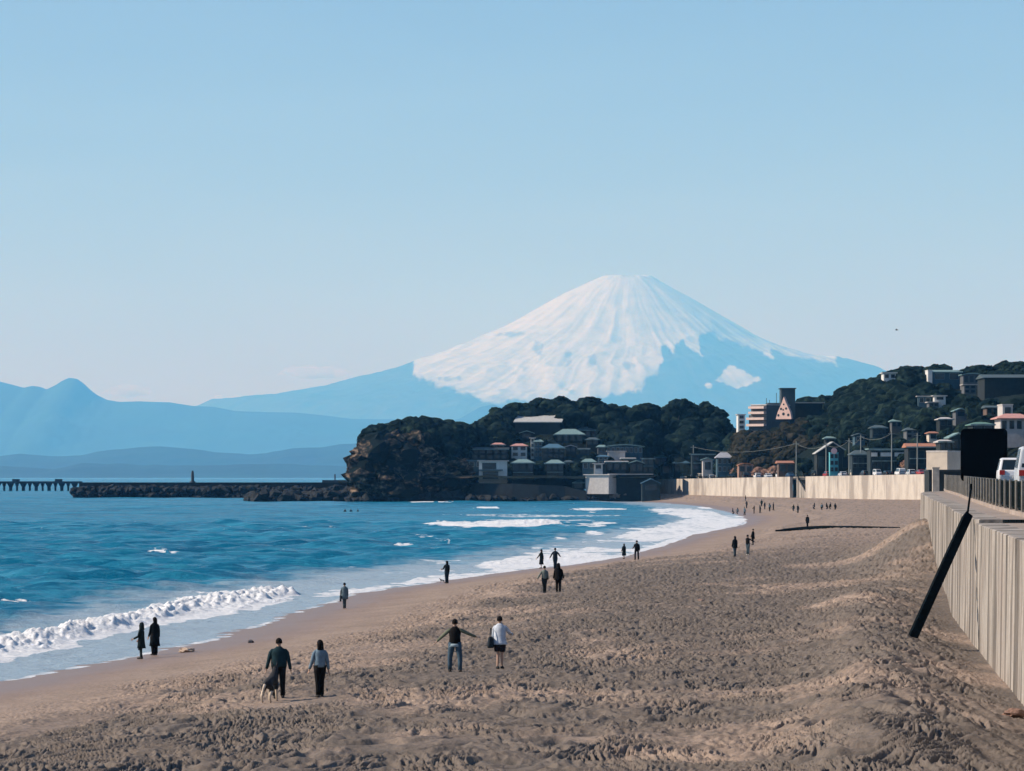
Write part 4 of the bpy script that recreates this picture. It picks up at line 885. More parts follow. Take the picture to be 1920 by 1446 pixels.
# ---- utility poles with wires
m_pole = simple('pole_concrete', (.22, .25, .24), .8, .1, 2)
poles = [(1493, 828, 888, 900), (1614, 815, 888, 880), (1672, 808, 886, 820), (1592, 822, 888, 890), (1300, 835, 889, 1000), (1720, 812, 884, 700), (1549, 830, 888, 895), (1245, 880, 897, 1090)]
PT = []
poles = [(a, b, c, behind_wall(a, d) + 2) for a, b, c, d in poles]
where = ['right of the brown mound', 'right of the gabled restaurant', 'in front of the teal building', 'just behind the gabled restaurant', 'near the headland end of the far wall', 'beside the orange-roofed house', 'left of the gabled restaurant', 'at the left corner of the far wall']
for (px, yt, yb, D), w in zip(poles, where):
    o = thing('utility_pole', 'grey utility pole ' + w, 'pole', (P(px, D), D, Z(yb, D)), 0, 'utility poles behind the far seawall')
    h = (yb - yt) * D / F; MB().tube((0, 0, -1), (0, 0, h), .17, .12).build('post', m_pole, o)
    MB().box(-.9, .9, -.06, .06, h - .7, h - .55).build('crossarm', m_pole, o); PT.append(Vector((P(px, D), D, Z(yb, D) + h - .55)))
def wire(a, b, label, sag=1.2):
    c_ = MB(); n = 10
    pts = [a.lerp(b, i / n) - Vector((0, 0, 4 * sag * (i / n) * (1 - i / n))) for i in range(n + 1)]
    for p, q in zip(pts[:-1], pts[1:]): c_.tube(p, q, .035, n=4)
    return tag(c_.build('wire', m_pole), label, 'wire')
wire(PT[0], PT[6], 'sagging wire running right from the pole beside the brown mound')
wire(PT[6], PT[3], 'sagging wire above the roof of the gabled restaurant')
wire(PT[3], PT[1], 'short wire between the two poles behind the restaurant')
wire(PT[1], PT[2], 'wire running from the restaurant to the teal building')
wire(PT[4], PT[0], 'long wire across the front of the brown mound', 2)

# ---- parked cars along the far wall
cols = {'white': (.62, .64, .66), 'dark grey': (.04, .05, .06), 'silver': (.40, .43, .46), 'cream': (.58, .52, .42), 'dark blue': (.02, .05, .10), 'red': (.35, .05, .05), 'black': (.012, .014, .016)}
spots = [(1264, 'dark grey', 'saloon'), (1281, 'white', 'kei_van'), (1297, 'dark blue', 'hatchback'), (1313, 'cream', 'minivan'), (1333, 'silver', 'saloon'), (1350, 'white', 'minivan'), (1374, 'black', 'hatchback'), (1396, 'dark grey', 'minivan'), (1420, 'white', 'hatchback'), (1440, 'silver', 'saloon'),
         (1462, 'white', 'kei_van'), (1482, 'dark blue', 'saloon'), (1530, 'black', 'minivan'), (1552, 'red', 'hatchback'), (1580, 'silver', 'saloon'), (1602, 'cream', 'kei_van'), (1622, 'dark grey', 'hatchback'), (1644, 'white', 'kei_van'), (1664, 'black', 'saloon'), (1688, 'white', 'minivan'), (1708, 'silver', 'hatchback'), (1728, 'red', 'saloon'), (1744, 'dark blue', 'minivan')]
protos = {}; used = {}
def copy_tree(o, parent=None):
    c = o.copy(); C.objects.link(c)
    if parent is not None: c.parent = parent
    for ch in list(o.children): copy_tree(ch, c)
    return c
tdir = math.atan2(FA[1] - FB[1], FA[0] - FB[0])
near_names = {1264: 'left end of the far wall', 1281: 'low dark blue house', 1297: 'low dark blue house, its right side', 1313: 'small white-walled house', 1333: 'small white-walled house, its right side', 1350: 'grey house with the wavy roof', 1374: 'left foot of the brown mound', 1396: 'tan low building', 1420: 'middle of the brown mound', 1440: 'right part of the brown mound',
              1462: 'hut with the brown roof', 1482: 'stair in the far wall, left of it', 1530: 'stair in the far wall, right of it', 1552: 'turquoise entrance, left of it', 1580: 'turquoise entrance, right of it', 1602: 'house with the curved sign', 1622: 'house with the curved sign, right of it', 1644: 'left end of the teal building', 1664: 'middle of the teal building', 1688: 'right end of the teal building', 1708: 'orange-roofed house, left of it', 1728: 'orange-roofed house, right of it', 1744: 'right end of the far wall'}
for px, cn, kind in spots:
    # find the point of the far wall line at this column, then step 3 m inland
    ts = np.linspace(0, 1, 400); qx = FB[0] + (FA[0] - FB[0]) * ts + 3.4; qy = FB[1] + (FA[1] - FB[1]) * ts + .4
    i = int(np.argmin(abs(960 + F * qx / qy - px))); loc = (qx[i], qy[i], far_z(ts[i]) - .28)
    lb = f'{cn} {dict(saloon="saloon", hatchback="hatchback", minivan="minivan", kei_van="small van")[kind]} behind the far wall, by {near_names[px]}'
    rz = tdir + (math.pi if (px % 3 == 0) else 0) + R((px * 7) % 5 - 2)
    g = 'cars parked behind the far seawall'
    if kind not in protos: protos[kind] = car(kind, paintm(cn.replace(' ', '_'), cols[cn]), loc, rz, lb, g)
    else:
        c_ = copy_tree(protos[kind]); c_.location = loc; c_.rotation_euler = (0, 0, rz); c_['label'] = lb
        b_ = [k for k in c_.children if k.name.startswith('body')][0]; b_.material_slots[0].link = 'OBJECT'; b_.material_slots[0].material = paintm(cn.replace(' ', '_'), cols[cn])
# ground apron they stand on
tag(MB().prism([(FB[0] + .92, FB[1], far_z(0) - .9), (FB[0] + 12, FB[1], far_z(0) - .9), (FB[0] + 12, FB[1], far_z(0) - .30), (FB[0] + .92, FB[1], far_z(0) - .30)],
               [(FA[0] + .92, FA[1], far_z(1) - .9), (FA[0] + 12, FA[1], far_z(1) - .9), (FA[0] + 12, FA[1], far_z(1) - .30), (FA[0] + .92, FA[1], far_z(1) - .30)]).build('road', m_road), 'coast road behind the far seawall', 'road', kind='structure')
# stair in the gap of the far wall
a_, b_ = Vector((*on_far(t2), 0)), Vector((*on_far(t1), 0)); st = thing('stair', 'concrete stair with dark railings going down through the far seawall', 'stair', a_)
d_ = (b_ - a_); L = d_.length; d_.normalize(); n_ = Vector((d_.y, -d_.x, 0)) * 1.0
if n_.x < 0: n_ = -n_
def wedge(s0, s1, i0, i1, z0, z1):
    q = [d_ * s0 + n_ * i0, d_ * s1 + n_ * i0, d_ * s1 + n_ * i1, d_ * s0 + n_ * i1]
    return [v + Vector((0, 0, z0)) for v in q], [v + Vector((0, 0, z1)) for v in q]
MB().prism(*wedge(-6, L + 9, 2.2, 3.0, 0, far_z(.41) - .05)).build('back_wall', m_con, st)
mb_ = MB()
for i in range(16): mb_.prism(*wedge(L * .12 + i * L * .72 / 16, L * .12 + (i + 1) * L * .72 / 16 - .003, .3, 2.19, 0, 2.2 + (far_z(.41) - 2.4) * (i + 1) / 16))
mb_.build('steps', m_con, st)
for s in (.25, 2.1):
    p = d_ * (L * .12) + n_ * s + Vector((0, 0, 3.2)); q = d_ * (L * .84) + n_ * s + Vector((0, 0, far_z(.41) + .9)); MB().tube(p, q, .12).build('railing', m_beam, st)

# ---- woods
def ico_np(sub):
    bmm = bmesh.new(); bmesh.ops.create_icosphere(bmm, subdivisions=sub, radius=1); v = np.array([x.co[:] for x in bmm.verts]); f = np.array([[k.index for k in x.verts] for x in bmm.faces]); bmm.free(); return v, f
IV, IF = ico_np(3)
def crown_np(c, rad, seed, leaves=90, flat=.8, leaf=.5):
    rs = np.random.RandomState(seed)
    n = IV * 1.0
    q = 1 + .55 * (fbm(n[:, 0] * 1.9 + seed, n[:, 1] * 1.9 + n[:, 2] * 2.3, 220 + seed % 9, 3) - .5) * 2 * .5 + .16 * (rs.rand(len(n)) - .5)
    V = n * q[:, None] * np.array([rad, rad, rad * flat]) * .92
    d = rs.normal(size=(leaves, 3)); d /= np.linalg.norm(d, axis=1)[:, None]; d[:, 2] = np.abs(d[:, 2]) * .9 - .15
    p = d * np.array([rad, rad, rad * flat]) * rs.uniform(.82, 1.14, (leaves, 1)); s = leaf * rs.uniform(.5, 1.2, (leaves, 1))
    u = rs.normal(size=(leaves, 3)); u /= np.linalg.norm(u, axis=1)[:, None]; w = np.cross(u, d); w /= np.linalg.norm(w, axis=1)[:, None] + 1e-6
    L = np.stack([p + u * s, p + w * s * .8, p - u * s], 1).reshape(-1, 3)
    LF = np.arange(len(L)).reshape(-1, 3)
    return np.concatenate([V, L]) + np.array(c), np.concatenate([IF, LF + len(V)])
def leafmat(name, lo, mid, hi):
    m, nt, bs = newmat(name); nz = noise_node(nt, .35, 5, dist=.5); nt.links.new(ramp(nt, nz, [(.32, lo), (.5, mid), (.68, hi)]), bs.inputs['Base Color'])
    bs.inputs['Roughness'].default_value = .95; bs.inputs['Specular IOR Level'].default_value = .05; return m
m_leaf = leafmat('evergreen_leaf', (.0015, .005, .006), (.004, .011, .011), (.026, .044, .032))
m_dry = leafmat('dry_brush', (.008, .011, .008), (.024, .024, .016), (.055, .045, .03))
m_trunk = simple('bark', (.05, .045, .04), .95, .3, 3)
def hidden_house(px, py, rpx, D):
    for x0, x1, y0, y1, d in BOX:
        if D < d + 1.5 and px + rpx * .75 > x0 and px - rpx * .75 < x1 and py + rpx * .5 > y0 and py - rpx * .75 < y1: return True
        if abs(D - d - 4) < 6 and x0 - 2 < px < x1 + 2: return True
    return False
def wood(name, label, px0, px1, D0, D1, n, r0, r1, seed, mat, cond, lift=.55):
    rs = np.random.RandomState(seed); Vs, Fs, off, k = [], [], 0, 0; tries = 0
    while k < n and tries < n * 12:
        tries += 1
        px = rs.uniform(px0, px1); D = rs.uniform(D0, D1); X = P(px, D); z = float(land_z(np.array(X), np.array(D)))
        r = rs.uniform(r0, r1); 
        if not cond(px, D, z): continue
        zc = z + r * lift; py = HOR - (zc - EYE) * F / D
        if hidden_house(px, py, r * F / D, D): continue
        V, Fq = crown_np((X, D, zc), r, seed * 1000 + k, 70, .8, .5); Vs.append(V); Fs.append(Fq + off); off += len(V); k += 1
    me = mesh_np(name, np.concatenate(Vs), np.concatenate(Fs), None, False); return tag(link(name, me, mat), label, 'woodland', kind='stuff')
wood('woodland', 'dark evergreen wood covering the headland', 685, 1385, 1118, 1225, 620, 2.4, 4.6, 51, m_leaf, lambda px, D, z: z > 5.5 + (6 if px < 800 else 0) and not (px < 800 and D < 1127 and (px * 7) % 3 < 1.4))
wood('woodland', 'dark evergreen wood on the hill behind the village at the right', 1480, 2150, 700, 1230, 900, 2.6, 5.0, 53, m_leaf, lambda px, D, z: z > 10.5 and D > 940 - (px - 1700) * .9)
wood('brush', 'brown dry brush covering the rounded mound below the apartment block', 1372, 1560, 1086, 1150, 330, 1.5, 2.8, 55, m_dry, lambda px, D, z: z > 9.0, .3)
wood('shrubs', 'low dark shrubs between the village houses', 1240, 1760, 900, 1090, 150, 1.4, 2.6, 57, m_leaf, lambda px, D, z: z < 14 and X_ok(px, D), .6) if False else None

# ---- single trees on the skyline
def tree_mesh(seed, r, h, kind):
    rs = np.random.RandomState(seed); tm = MB(); Vs, Fs, off = [], [], 0
    lean = rs.uniform(-.25, .25)
    top = Vector((lean * h, 0, h)); tm.tube((0, 0, -1.5), top * .55, .28, .18, 7); tm.tube(top * .55, top, .18, .08, 6)
    lumps = 6 if kind == 'round' else 7
    for i in range(lumps):
        if kind == 'round': c_ = top + Vector((rs.uniform(-.6, .6) * r, rs.uniform(-.6, .6) * r, rs.uniform(-.35, .55) * r)); q = r * rs.uniform(.45, .68); fl = .8
        elif kind == 'pine': t = i / lumps; c_ = top * (.55 + .5 * t) + Vector((rs.uniform(-.8, .8) * r * (1 - .4 * t), rs.uniform(-.5, .5) * r, 0)); q = r * rs.uniform(.35, .55); fl = .42
        else: t = i / lumps; c_ = top * (.35 + .75 * t); q = r * (.75 - .5 * t); fl = 1.0
        tm.tube(top * rs.uniform(.5, .9), c_, .09, .04, 5)
        V, Fq = crown_np(c_, q, seed * 10 + i, 60, fl, .35); Vs.append(V); Fs.append(Fq + off); off += len(V)
    me = mesh_np('crown', np.concatenate(Vs), np.concatenate(Fs), None, False); me.materials.append(m_leaf)
    tr = tm.build('trunk', m_trunk); trm = tr.data; bpy.data.objects.remove(tr); return me, trm
TM = {(k, s): tree_mesh(s * 7 + i * 31, dict(round=3.6, pine=3.0, cone=2.2)[k], dict(round=4.5, pine=5.5, cone=5.0)[k], k) for i, k in enumerate(('round', 'pine', 'cone')) for s in (1, 2, 3)}
def tree(kind, s, px, py_top, D, sc_, label, rz=0.0):
    if py_top > 800 and 1236 < px < 1757: D = behind_wall(px, D) + 20
    me, trm = TM[(kind, s)]; hh = max(v.co.z for v in me.vertices) * sc_
    o = thing({'round': 'evergreen_tree', 'pine': 'pine_tree', 'cone': 'cypress_tree'}[kind], label, 'tree', (P(px, D), D, Z(py_top, D) - hh), rz, 'trees on the skyline of the hills'); o.scale = (sc_,) * 3
    link('crown', me, None, o); link('trunk', trm, None, o); return o
for a in [('pine', 1, 690, 806, 1120, .85, 'small wind-bent pine leaning out at the seaward end of the cliff'), ('pine', 2, 683, 826, 1117, .6, 'scrubby pine clinging just below the seaward end of the cliff'),
          ('round', 1, 728, 801, 1150, .7, 'low rounded tree on the cliff top right of the wind-bent pine'), ('round', 2, 794, 786, 1170, 1.0, 'broad tree crowning the highest point of the cliff'), ('round', 3, 838, 790, 1175, .9, 'round tree right of the one crowning the cliff'),
          ('cone', 1, 891, 789, 1168, .42, 'tiny pointed tree in the dip between cliff and hill'), ('round', 1, 862, 800, 1170, .7, 'low tree left of the tiny pointed tree in the dip'),
          ('round', 2, 938, 763, 1185, .9, 'tree at the left shoulder of the main headland hill'), ('round', 3, 1012, 748, 1200, 1.0, 'tree behind the large slanting grey roof'), ('round', 1, 1052, 742, 1200, 1.0, 'highest tree right above the slanting grey roof'),
          ('pine', 3, 1118, 743, 1190, 1.0, 'wispy flat-topped pine right of the highest headland tree'), ('round', 2, 1165, 763, 1200, .9, 'tree in the low part of the headland ridge'), ('round', 3, 1218, 755, 1200, 1.0, 'round tree left of the summit clump of the right headland hill'),
          ('round', 1, 1270, 747, 1195, 1.1, 'large round tree on the right headland hill summit'), ('round', 2, 1322, 752, 1195, 1.0, 'round tree at the right shoulder of the headland'), ('round', 3, 1352, 780, 1190, .9, 'last tree of the headland before the gap with blue mountain'),
          ('pine', 1, 1562, 742, 1170, .9, 'pine standing on the ridge right of the dark tower'), ('round', 2, 1622, 712, 1170, 1.0, 'tree on the rising ridge left of the small white hilltop house'), ('round', 3, 1702, 690, 1175, 1.1, 'tree left of the glazed hilltop house'),
          ('round', 1, 1768, 682, 1180, 1.2, 'dark rounded tree rising right behind the glazed hilltop house'), ('pine', 2, 1862, 684, 1100, 1.1, 'wind-swept pine left of the biggest tree at the right edge'), ('round', 2, 1905, 677, 1090, 1.3, 'biggest dark tree on the hilltop at the right edge'),
          ('round', 3, 1935, 680, 1090, 1.3, 'tree cut off by the right edge on the hilltop'), ('cone', 2, 1728, 815, 800, .9, 'dark pointed tree above the orange-roofed house'), ('round', 1, 1695, 850, 700, .5, 'yellowish small tree beside the orange-roofed house'),
          ('round', 1, 1508, 858, 905, .8, 'dark round tree between the brown mound and the restaurant'), ('round', 2, 1605, 835, 925, .9, 'dark tree behind the house with the curved sign'), ('round', 3, 1655, 825, 900, 1.0, 'tall dark tree behind the teal building'), ('round', 2, 1275, 850, 1075, .8, 'dark tree behind the low dark blue house')]:
    tree(*a, rz=a[2] * .7)

m_tan = leafmat('tan_brush', (.10, .055, .04), (.20, .12, .09), (.34, .23, .17))
bv, bf = crown_np((0, 0, 0), 1.9, 404, 160, .8, .4); bme = mesh_np('bush', bv, bf, None, False); bme.materials.append(m_tan)
for i, (px, yb, sc_, w) in enumerate([(1380, 886, 1.0, 'left foot of the brown mound'), (1398, 884, 1.3, 'tan low building'), (1422, 886, 1.1, 'middle of the brown mound'), (1436, 887, .8, 'right part of the brown mound'), (1452, 885, 1.2, 'the brown-roofed hut'), (1700, 872, .9, 'the orange-roofed house')]):
    D = behind_wall(px, 900) + 9; o = link('bush', bme, None); o.location = (P(px, D), D, Z(yb, D)); o.scale = (sc_, sc_, sc_ * 1.1); o.rotation_euler = (0, 0, i * 1.3)
    tag(o, 'tan dry bush behind the far wall, by ' + w, 'bush', 'dry bushes behind the far seawall')

# ---- people
m_skin = simple('skin', (.42, .27, .20), .6, .08, 6)
def cloth(n, c): return simple('cloth_' + n, c, .9, .25, 7, .15, spec=.15)
m_hair = simple('hair_black', (.006, .005, .005), .8, .2, 20, spec=.1)
m_shoe = simple('shoe_dark', (.02, .02, .022), .7, .1, 8); m_shoe_w = simple('shoe_white', (.6, .58, .55), .7, .1, 8); m_sole = simple('sole', (.3, .3, .3), .8, .1, 8)
def skin_mesh(name, verts, edges, radii, root=0, sub=1):
    me = bpy.data.meshes.new(name); me.from_pydata([tuple(v) for v in verts], edges, [])
    o = bpy.data.objects.new(name, me); C.objects.link(o)
    mod = o.modifiers.new('s', 'SKIN'); sv = me.skin_vertices[0].data
    for i, r in enumerate(radii):
        rx, ry = r if isinstance(r, tuple) else (r, r); sv[i].radius = (rx, ry); sv[i].use_root = (i == root)
    mod.branch_smoothing = .3
    if sub: o.modifiers.new('u', 'SUBSURF').levels = sub
    dg = bpy.context.evaluated_depsgraph_get(); ev = o.evaluated_get(dg); new = bpy.data.meshes.new_from_object(ev); new.name = name
    bpy.data.objects.remove(o); return new
def mb_from(me):
    b = MB(); b.v = [tuple(v.co) for v in me.vertices]; b.f = [tuple(p.vertices) for p in me.polygons]; return b
def ring(c, rx, ry, n=12, tilt=0.0): return [(c[0] + rx * math.cos(2 * math.pi * k / n), c[1] + ry * math.sin(2 * math.pi * k / n), c[2] + tilt * math.sin(2 * math.pi * k / n)) for k in range(n)]
def limb(b, pts, rad, n=9):
    pts = [Vector(p) for p in pts]; rings = []
    for i, p in enumerate(pts):
        d = (pts[min(i + 1, len(pts) - 1)] - pts[max(i - 1, 0)]).normalized(); u = d.orthogonal().normalized(); u = Vector((0, 1, 0)).cross(d).normalized() if abs(d.y) < .95 else u; w = d.cross(u)
        rings.append([p + (u * math.cos(2 * math.pi * k / n) + w * math.sin(2 * math.pi * k / n)) * rad[i] for k in range(n)])
    b.loft(rings)
def lerp(a, b, t): return tuple(a[i] + (b[i] - a[i]) * t for i in range(3))
def person(px, py, label, h=1.68, face=0, armL=(8, 5), armR=(8, 5), stance=.10, stride=.0, top='navy', topc=(.02, .03, .05), leg='black', legc=(.012, .012, .014), coat=None, hair='short', legs='trousers', bag=None, sleeves=True, hood=False, shoes=None, hairmat=None, D=None, z=None, group=None, collar=None, swim=False, crouch=0.0, wide=1.0):
    """face: degrees clockwise from facing away; armL/armR: (outward, forward[, elbow bend]) degrees"""
    if D is None: gx, gD, gz = ground_at(px, py)
    else: gx, gD, gz = P(px, D), D, z
    o = thing('person', label, 'person', (gx, gD, gz - .01), R(-face), group); s = h / 1.70; o.scale = (s, s, s)
    W = wide; cr_ = crouch
    hipz = .92 - cr_ * .45; sz = 1.40 - cr_ * .42
    hipL, hipR = (-.09, 0, hipz), (.09, 0, hipz)
    ft = [(-stance, -stride, 0), (stance, stride, 0)]
    kn = [(-stance * .95, -stride * .35 + .03 + cr_ * .28, .49 - cr_ * .08), (stance * .95, stride * .45 + .03 + cr_ * .28, .49 - cr_ * .08)]
    ank = [(f[0], f[1], .085) for f in ft]; toe = [(f[0] * 1.08, f[1] + .17, .035) for f in ft]
    def arm(side, a):
        out, fw = R(a[0]), R(a[1]); bend = R(a[2]) if len(a) > 2 else R(12)
        sh = Vector((side * .175 * W, 0, sz - .05)); d = Vector((side * math.sin(out), math.sin(fw) * math.cos(out), -math.cos(fw) * math.cos(out))).normalized()
        el = sh + d * .29; d2 = (d + Vector((side * math.sin(out) * .0, math.tan(min(bend, 1.35)) , 0))).normalized() if bend else d
        wr = el + d2 * .25; return sh, el, wr, d2
    A = [arm(-1, armL), arm(1, armR)]
    # one continuous body
    V = [(0, 0, hipz), (0, 0, (hipz + sz) / 2 - .05), (0, 0, sz - .10), (0, 0, sz + .05), (0, .01, sz + .16), (0, .02, sz + .24)]
    E = [(0, 1), (1, 2), (2, 3), (3, 4), (4, 5)]; Rr = [(.125, .09), (.105, .08), (.11, .08), .046, (.072, .085), (.055, .065)]
    for i, (hp, k, a, t) in enumerate(zip((hipL, hipR), kn, ank, toe)):
        n = len(V); V += [hp, k, a, t]; E += [(0, n), (n, n + 1), (n + 1, n + 2), (n + 2, n + 3)]; Rr += [.085, .055, .036, .032]
    tips = []
    for (sh, el, wr, d2) in A:
        n = len(V); hand = wr + d2 * .07; V += [tuple(sh), tuple(el), tuple(wr), tuple(hand)]; E += [(2, n), (n, n + 1), (n + 1, n + 2), (n + 2, n + 3)]; Rr += [.042, .038, .026, (.038, .018)]
        tips.append((wr, hand, d2))
    body = mb_from(skin_mesh('body', V, E, Rr))
    for side, (wr, hand, d2) in zip((-1, 1), tips):      # fingers and thumb
        fwd = Vector((0, 1, 0)); fwd = (fwd - d2 * fwd.dot(d2)).normalized(); nrm = d2.cross(fwd).normalized()
        for j, L in enumerate((.070, .080, .075, .058)):
            b0 = hand + fwd * (.027 - .018 * j); m1 = b0 + d2 * L * .55 - nrm * side * .004; m2 = b0 + d2 * L - nrm * side * -.018; limb(body, [b0 - d2 * .02, m1, m2], [.0095, .0085, .007], 5)
        b0 = wr + d2 * .02 + fwd * .026; limb(body, [b0, b0 + fwd * .03 + d2 * .03, b0 + fwd * .034 + d2 * .062], [.011, .010, .008], 5)
    hz = sz + .18
    limb(body, [(0, .095, hz + .02), (0, .125, hz - .015), (0, .10, hz - .03)], [.008, .014, .008], 6)        # nose
    for s_ in (-1, 1): limb(body, [(s_ * .078, .01, hz + .02), (s_ * .088, .005, hz + .0), (s_ * .08, .015, hz - .03)], [.010, .013, .008], 6)      # ears
    limb(body, [(-.026, .100, hz - .052), (0, .106, hz - .055), (.026, .100, hz - .052)], [.004, .007, .004], 5)      # mouth
    bo = body.build('body', m_skin, o, sm=True)
    for s_ in (-1, 1): MB().tube((s_ * .032, .094, hz + .012), (s_ * .032, .104, hz + .012), .010, .006, 6).build('eye', m_hair, o)
    # legs
    mt = cloth(leg, legc)
    if legs in ('trousers', 'wide', 'slim'):
        f_ = dict(trousers=1.0, wide=1.35, slim=.85)[legs]; b = MB()
        for hp, k, a in zip((hipL, hipR), kn, ank): limb(b, [(hp[0], hp[1], hp[2] + .04), lerp(hp, k, .4), k, lerp(k, a, .5), (a[0], a[1], .09)], [.115, .100 * f_, .078 * f_, .070 * f_, .066 * f_], 10)
        b.loft([ring((0, 0, hipz - .08), .17 * W, .115), ring((0, 0, hipz + .06), .175 * W, .12), ring((0, 0, hipz + .15), .155 * W, .11)]); b.build('trousers', mt, o, sm=True)
    elif legs == 'shorts':
        b = MB()
        for hp, k in zip((hipL, hipR), kn): limb(b, [(hp[0], hp[1], hp[2] + .04), lerp(hp, k, .4), lerp(hp, k, .8)], [.12, .118, .112], 10)
        b.loft([ring((0, 0, hipz - .10), .18 * W, .12), ring((0, 0, hipz + .14), .165 * W, .115)]); b.build('shorts', mt, o, sm=True)
    elif legs == 'skirt':
        MB().loft([ring((0, 0, .36), .24, .2), ring((0, .01, .62), .21, .17), ring((0, 0, hipz), .17, .13), ring((0, 0, hipz + .16), .14, .1)]).build('skirt', mt, o, sm=True)
    for i, t in enumerate(toe):
        b = MB(); a = ank[i]; limb(b, [(a[0], a[1] - .06, .05), (a[0], a[1], .07), lerp(a, t, .5), (t[0], t[1] + .03, .04)], [.045, .052, .046, .034], 8); b.build('shoe', shoes or m_shoe, o, sm=True)
    # upper clothes
    mt = cloth(top, topc); b = MB()
    low = hipz - .02
    if coat:
        low = coat; fl = .9 + (sz - coat) * .18
        b.loft([ring((0, -.01, low), .24 * fl * W, .19 * fl), ring((0, 0, (low + hipz) / 2), .225 * W, .17), ring((0, 0, hipz + .12), .19 * W, .14), ring((0, 0, sz - .12), .20 * W, .135), ring((0, 0, sz - .03), .175 * W, .115), ring((0, 0, sz + .025), .115, .09), ring((0, 0, sz + .07), .065, .065)])
    else:
        b.loft([ring((0, 0, low), .18 * W, .135), ring((0, 0, low + .1), .185 * W, .135), ring((0, 0, hipz + .2), .175 * W, .13), ring((0, 0, sz - .12), .195 * W, .13), ring((0, 0, sz - .03), .17 * W, .11), ring((0, 0, sz + .025), .11, .085), ring((0, 0, sz + .07), .062, .062)])
    if sleeves is True:
        for (sh, el, wr, d2) in A: limb(b, [sh * .0 + Vector((sh.x * .5, 0, sz - .03)), Vector((sh.x * .85, 0, sz - .045)), sh.lerp(el, .2), sh.lerp(el, .6), el, el.lerp(wr, .6), wr - d2 * .01], [.04, .054, .060, .060, .054, .048, .043], 9)
    b.build('coat' if coat else 'jacket', mt, o, sm=True)
    if sleeves not in (True, False):
        mt2 = cloth(*sleeves)
        for (sh, el, wr, d2) in A:
            b = MB(); limb(b, [Vector((sh.x * .6, 0, sz - .04)), Vector((sh.x * .9, 0, sz - .05)), sh.lerp(el, .3), el, el.lerp(wr, .6), wr - d2 * .01], [.035, .055, .062, .052, .046, .040], 9); b.build('sleeve', mt2, o, sm=True)
        MB().loft([ring((0, 0, hipz - .10), .188 * W, .142), ring((0, 0, hipz + .0), .188 * W, .142)]).build('shirt_hem', cloth('hem', (.30, .40, .46)), o, sm=True)
    # hair / hood
    b = MB(); hc = Vector((0, -.005, hz + .045)); rings = []
    for k in range(7):
        t = k / 6; zz = hc.z - .075 + .155 * t; r = .098 * math.sqrt(max(.03, 1 - (max(0, t - .35) / .68) ** 2)); rings.append(ring((0, hc.y - .012 * (1 - t), zz), r * .93, r * 1.05))
    if hair != 'none': b.loft(rings)
    if hair == 'long': b.loft([ring((0, -.045, sz - .08), .085, .035), ring((0, -.055, sz + .04), .10, .05), ring((0, -.035, hz), .098, .075), ring((0, -.01, hz + .07), .085, .085)])
    if hair == 'bun': b.loft([ring((0, -.09, hz + .09), .02, .02), ring((0, -.09, hz + .115), .042, .042), ring((0, -.09, hz + .14), .02, .02)])
    b.build('hair', hairmat or m_hair, o, sm=True)
    if hood: MB().loft([ring((0, -.03, sz - .01), .15, .12), ring((0, -.02, sz + .07), .12, .12), ring((0, -.015, hz + .02), .115, .12), ring((0, -.02, hz + .12), .09, .10), ring((0, -.03, hz + .165), .03, .04)]).build('hood', mt, o, sm=True)
    if collar: MB().loft([ring((0, 0, sz + .03), .09, .085), ring((0, 0, sz + .10), .085, .08)]).build('collar', cloth(*collar), o, sm=True)
    if bag:
        t = thing('bag', bag['label'], 'bag', (0, 0, 0)); side = bag.get('side', -1); zz = bag.get('z', .62)
        M = Matrix.Rotation(R(-face), 4, 'Z') @ Vector((side * bag.get('x', .27), bag.get('y', -.05), zz)); t.location = (gx + M.x * s, gD + M.y * s, gz + M.z * s); t.rotation_euler = (0, 0, R(-face)); w = bag.get('w', .14)
        mbg = cloth(bag.get('c', 'bagdark'), bag.get('col', (.02, .03, .04)))
        MB().loft([ring((0, 0, -.02), w * .55, w), ring((0, 0, .08), w * .62, w * 1.15), ring((0, 0, .30), w * .45, w * 1.0), ring((0, 0, .34), w * .2, w * .9)]).build('pouch', mbg, t, sm=True)
        b = MB(); limb(b, [(0, -w * .7, .32), (0, -w * .2, .62), (0, w * .5, .62), (0, w * .7, .32)], [.014] * 4, 6); b.build('strap', mbg, t)
    return o
teal = ('teal', (.012, .035, .045))
person(523, 1310, 'man in a dark teal jacket walking away behind a dog, leftmost of the nearest pair', 1.72, -6, (14, 6), (12, -4), .11, .10, *teal, 'charcoal', (.010, .012, .015), wide=1.22)
person(600, 1309, 'long-haired woman in pale blue jacket and black trousers beside the man with the dog', 1.64, -20, (13, 8), (10, -6), .07, .05, 'pale_blue', (.14, .21, .27), 'black', (.006, .006, .007), hair='long', wide=.95)
person(853, 1261, 'man in a black waistcoat with both arms spread wide, walking away', 1.70, 4, (48, 0, 10), (66, 6, 22), .17, -.09, 'black', (.006, .006, .008), 'jeans', (.05, .09, .13), sleeves=('olive', (.13, .15, .11)), shoes=m_shoe)
person(937, 1255, 'woman in a white and blue jacket with bare legs and dark shorts, hand at face', 1.72, 12, (10, 4), (24, 40, 100), .06, .06, 'white_blue', (.50, .56, .64), 'plum', (.02, .018, .025), legs='shorts', hair='short', coat=.80, bag=dict(label='round dark shoulder bag at the back of the woman in the white jacket', side=-1, z=.70, w=.17, y=-.12))
person(265, 1236, 'person in a hooded knee-length dark coat at the water edge, left one of a pair', 1.52, -75, (6, 16, 60), (6, 10, 40), .05, .03, 'dark_coat', (.008, .016, .018), 'dark_grey', (.02, .03, .033), coat=.52, hood=True, legs='slim', bag=dict(label='small dark handbag held by the hooded person at the water edge', side=1, z=.42, w=.09, y=.16))
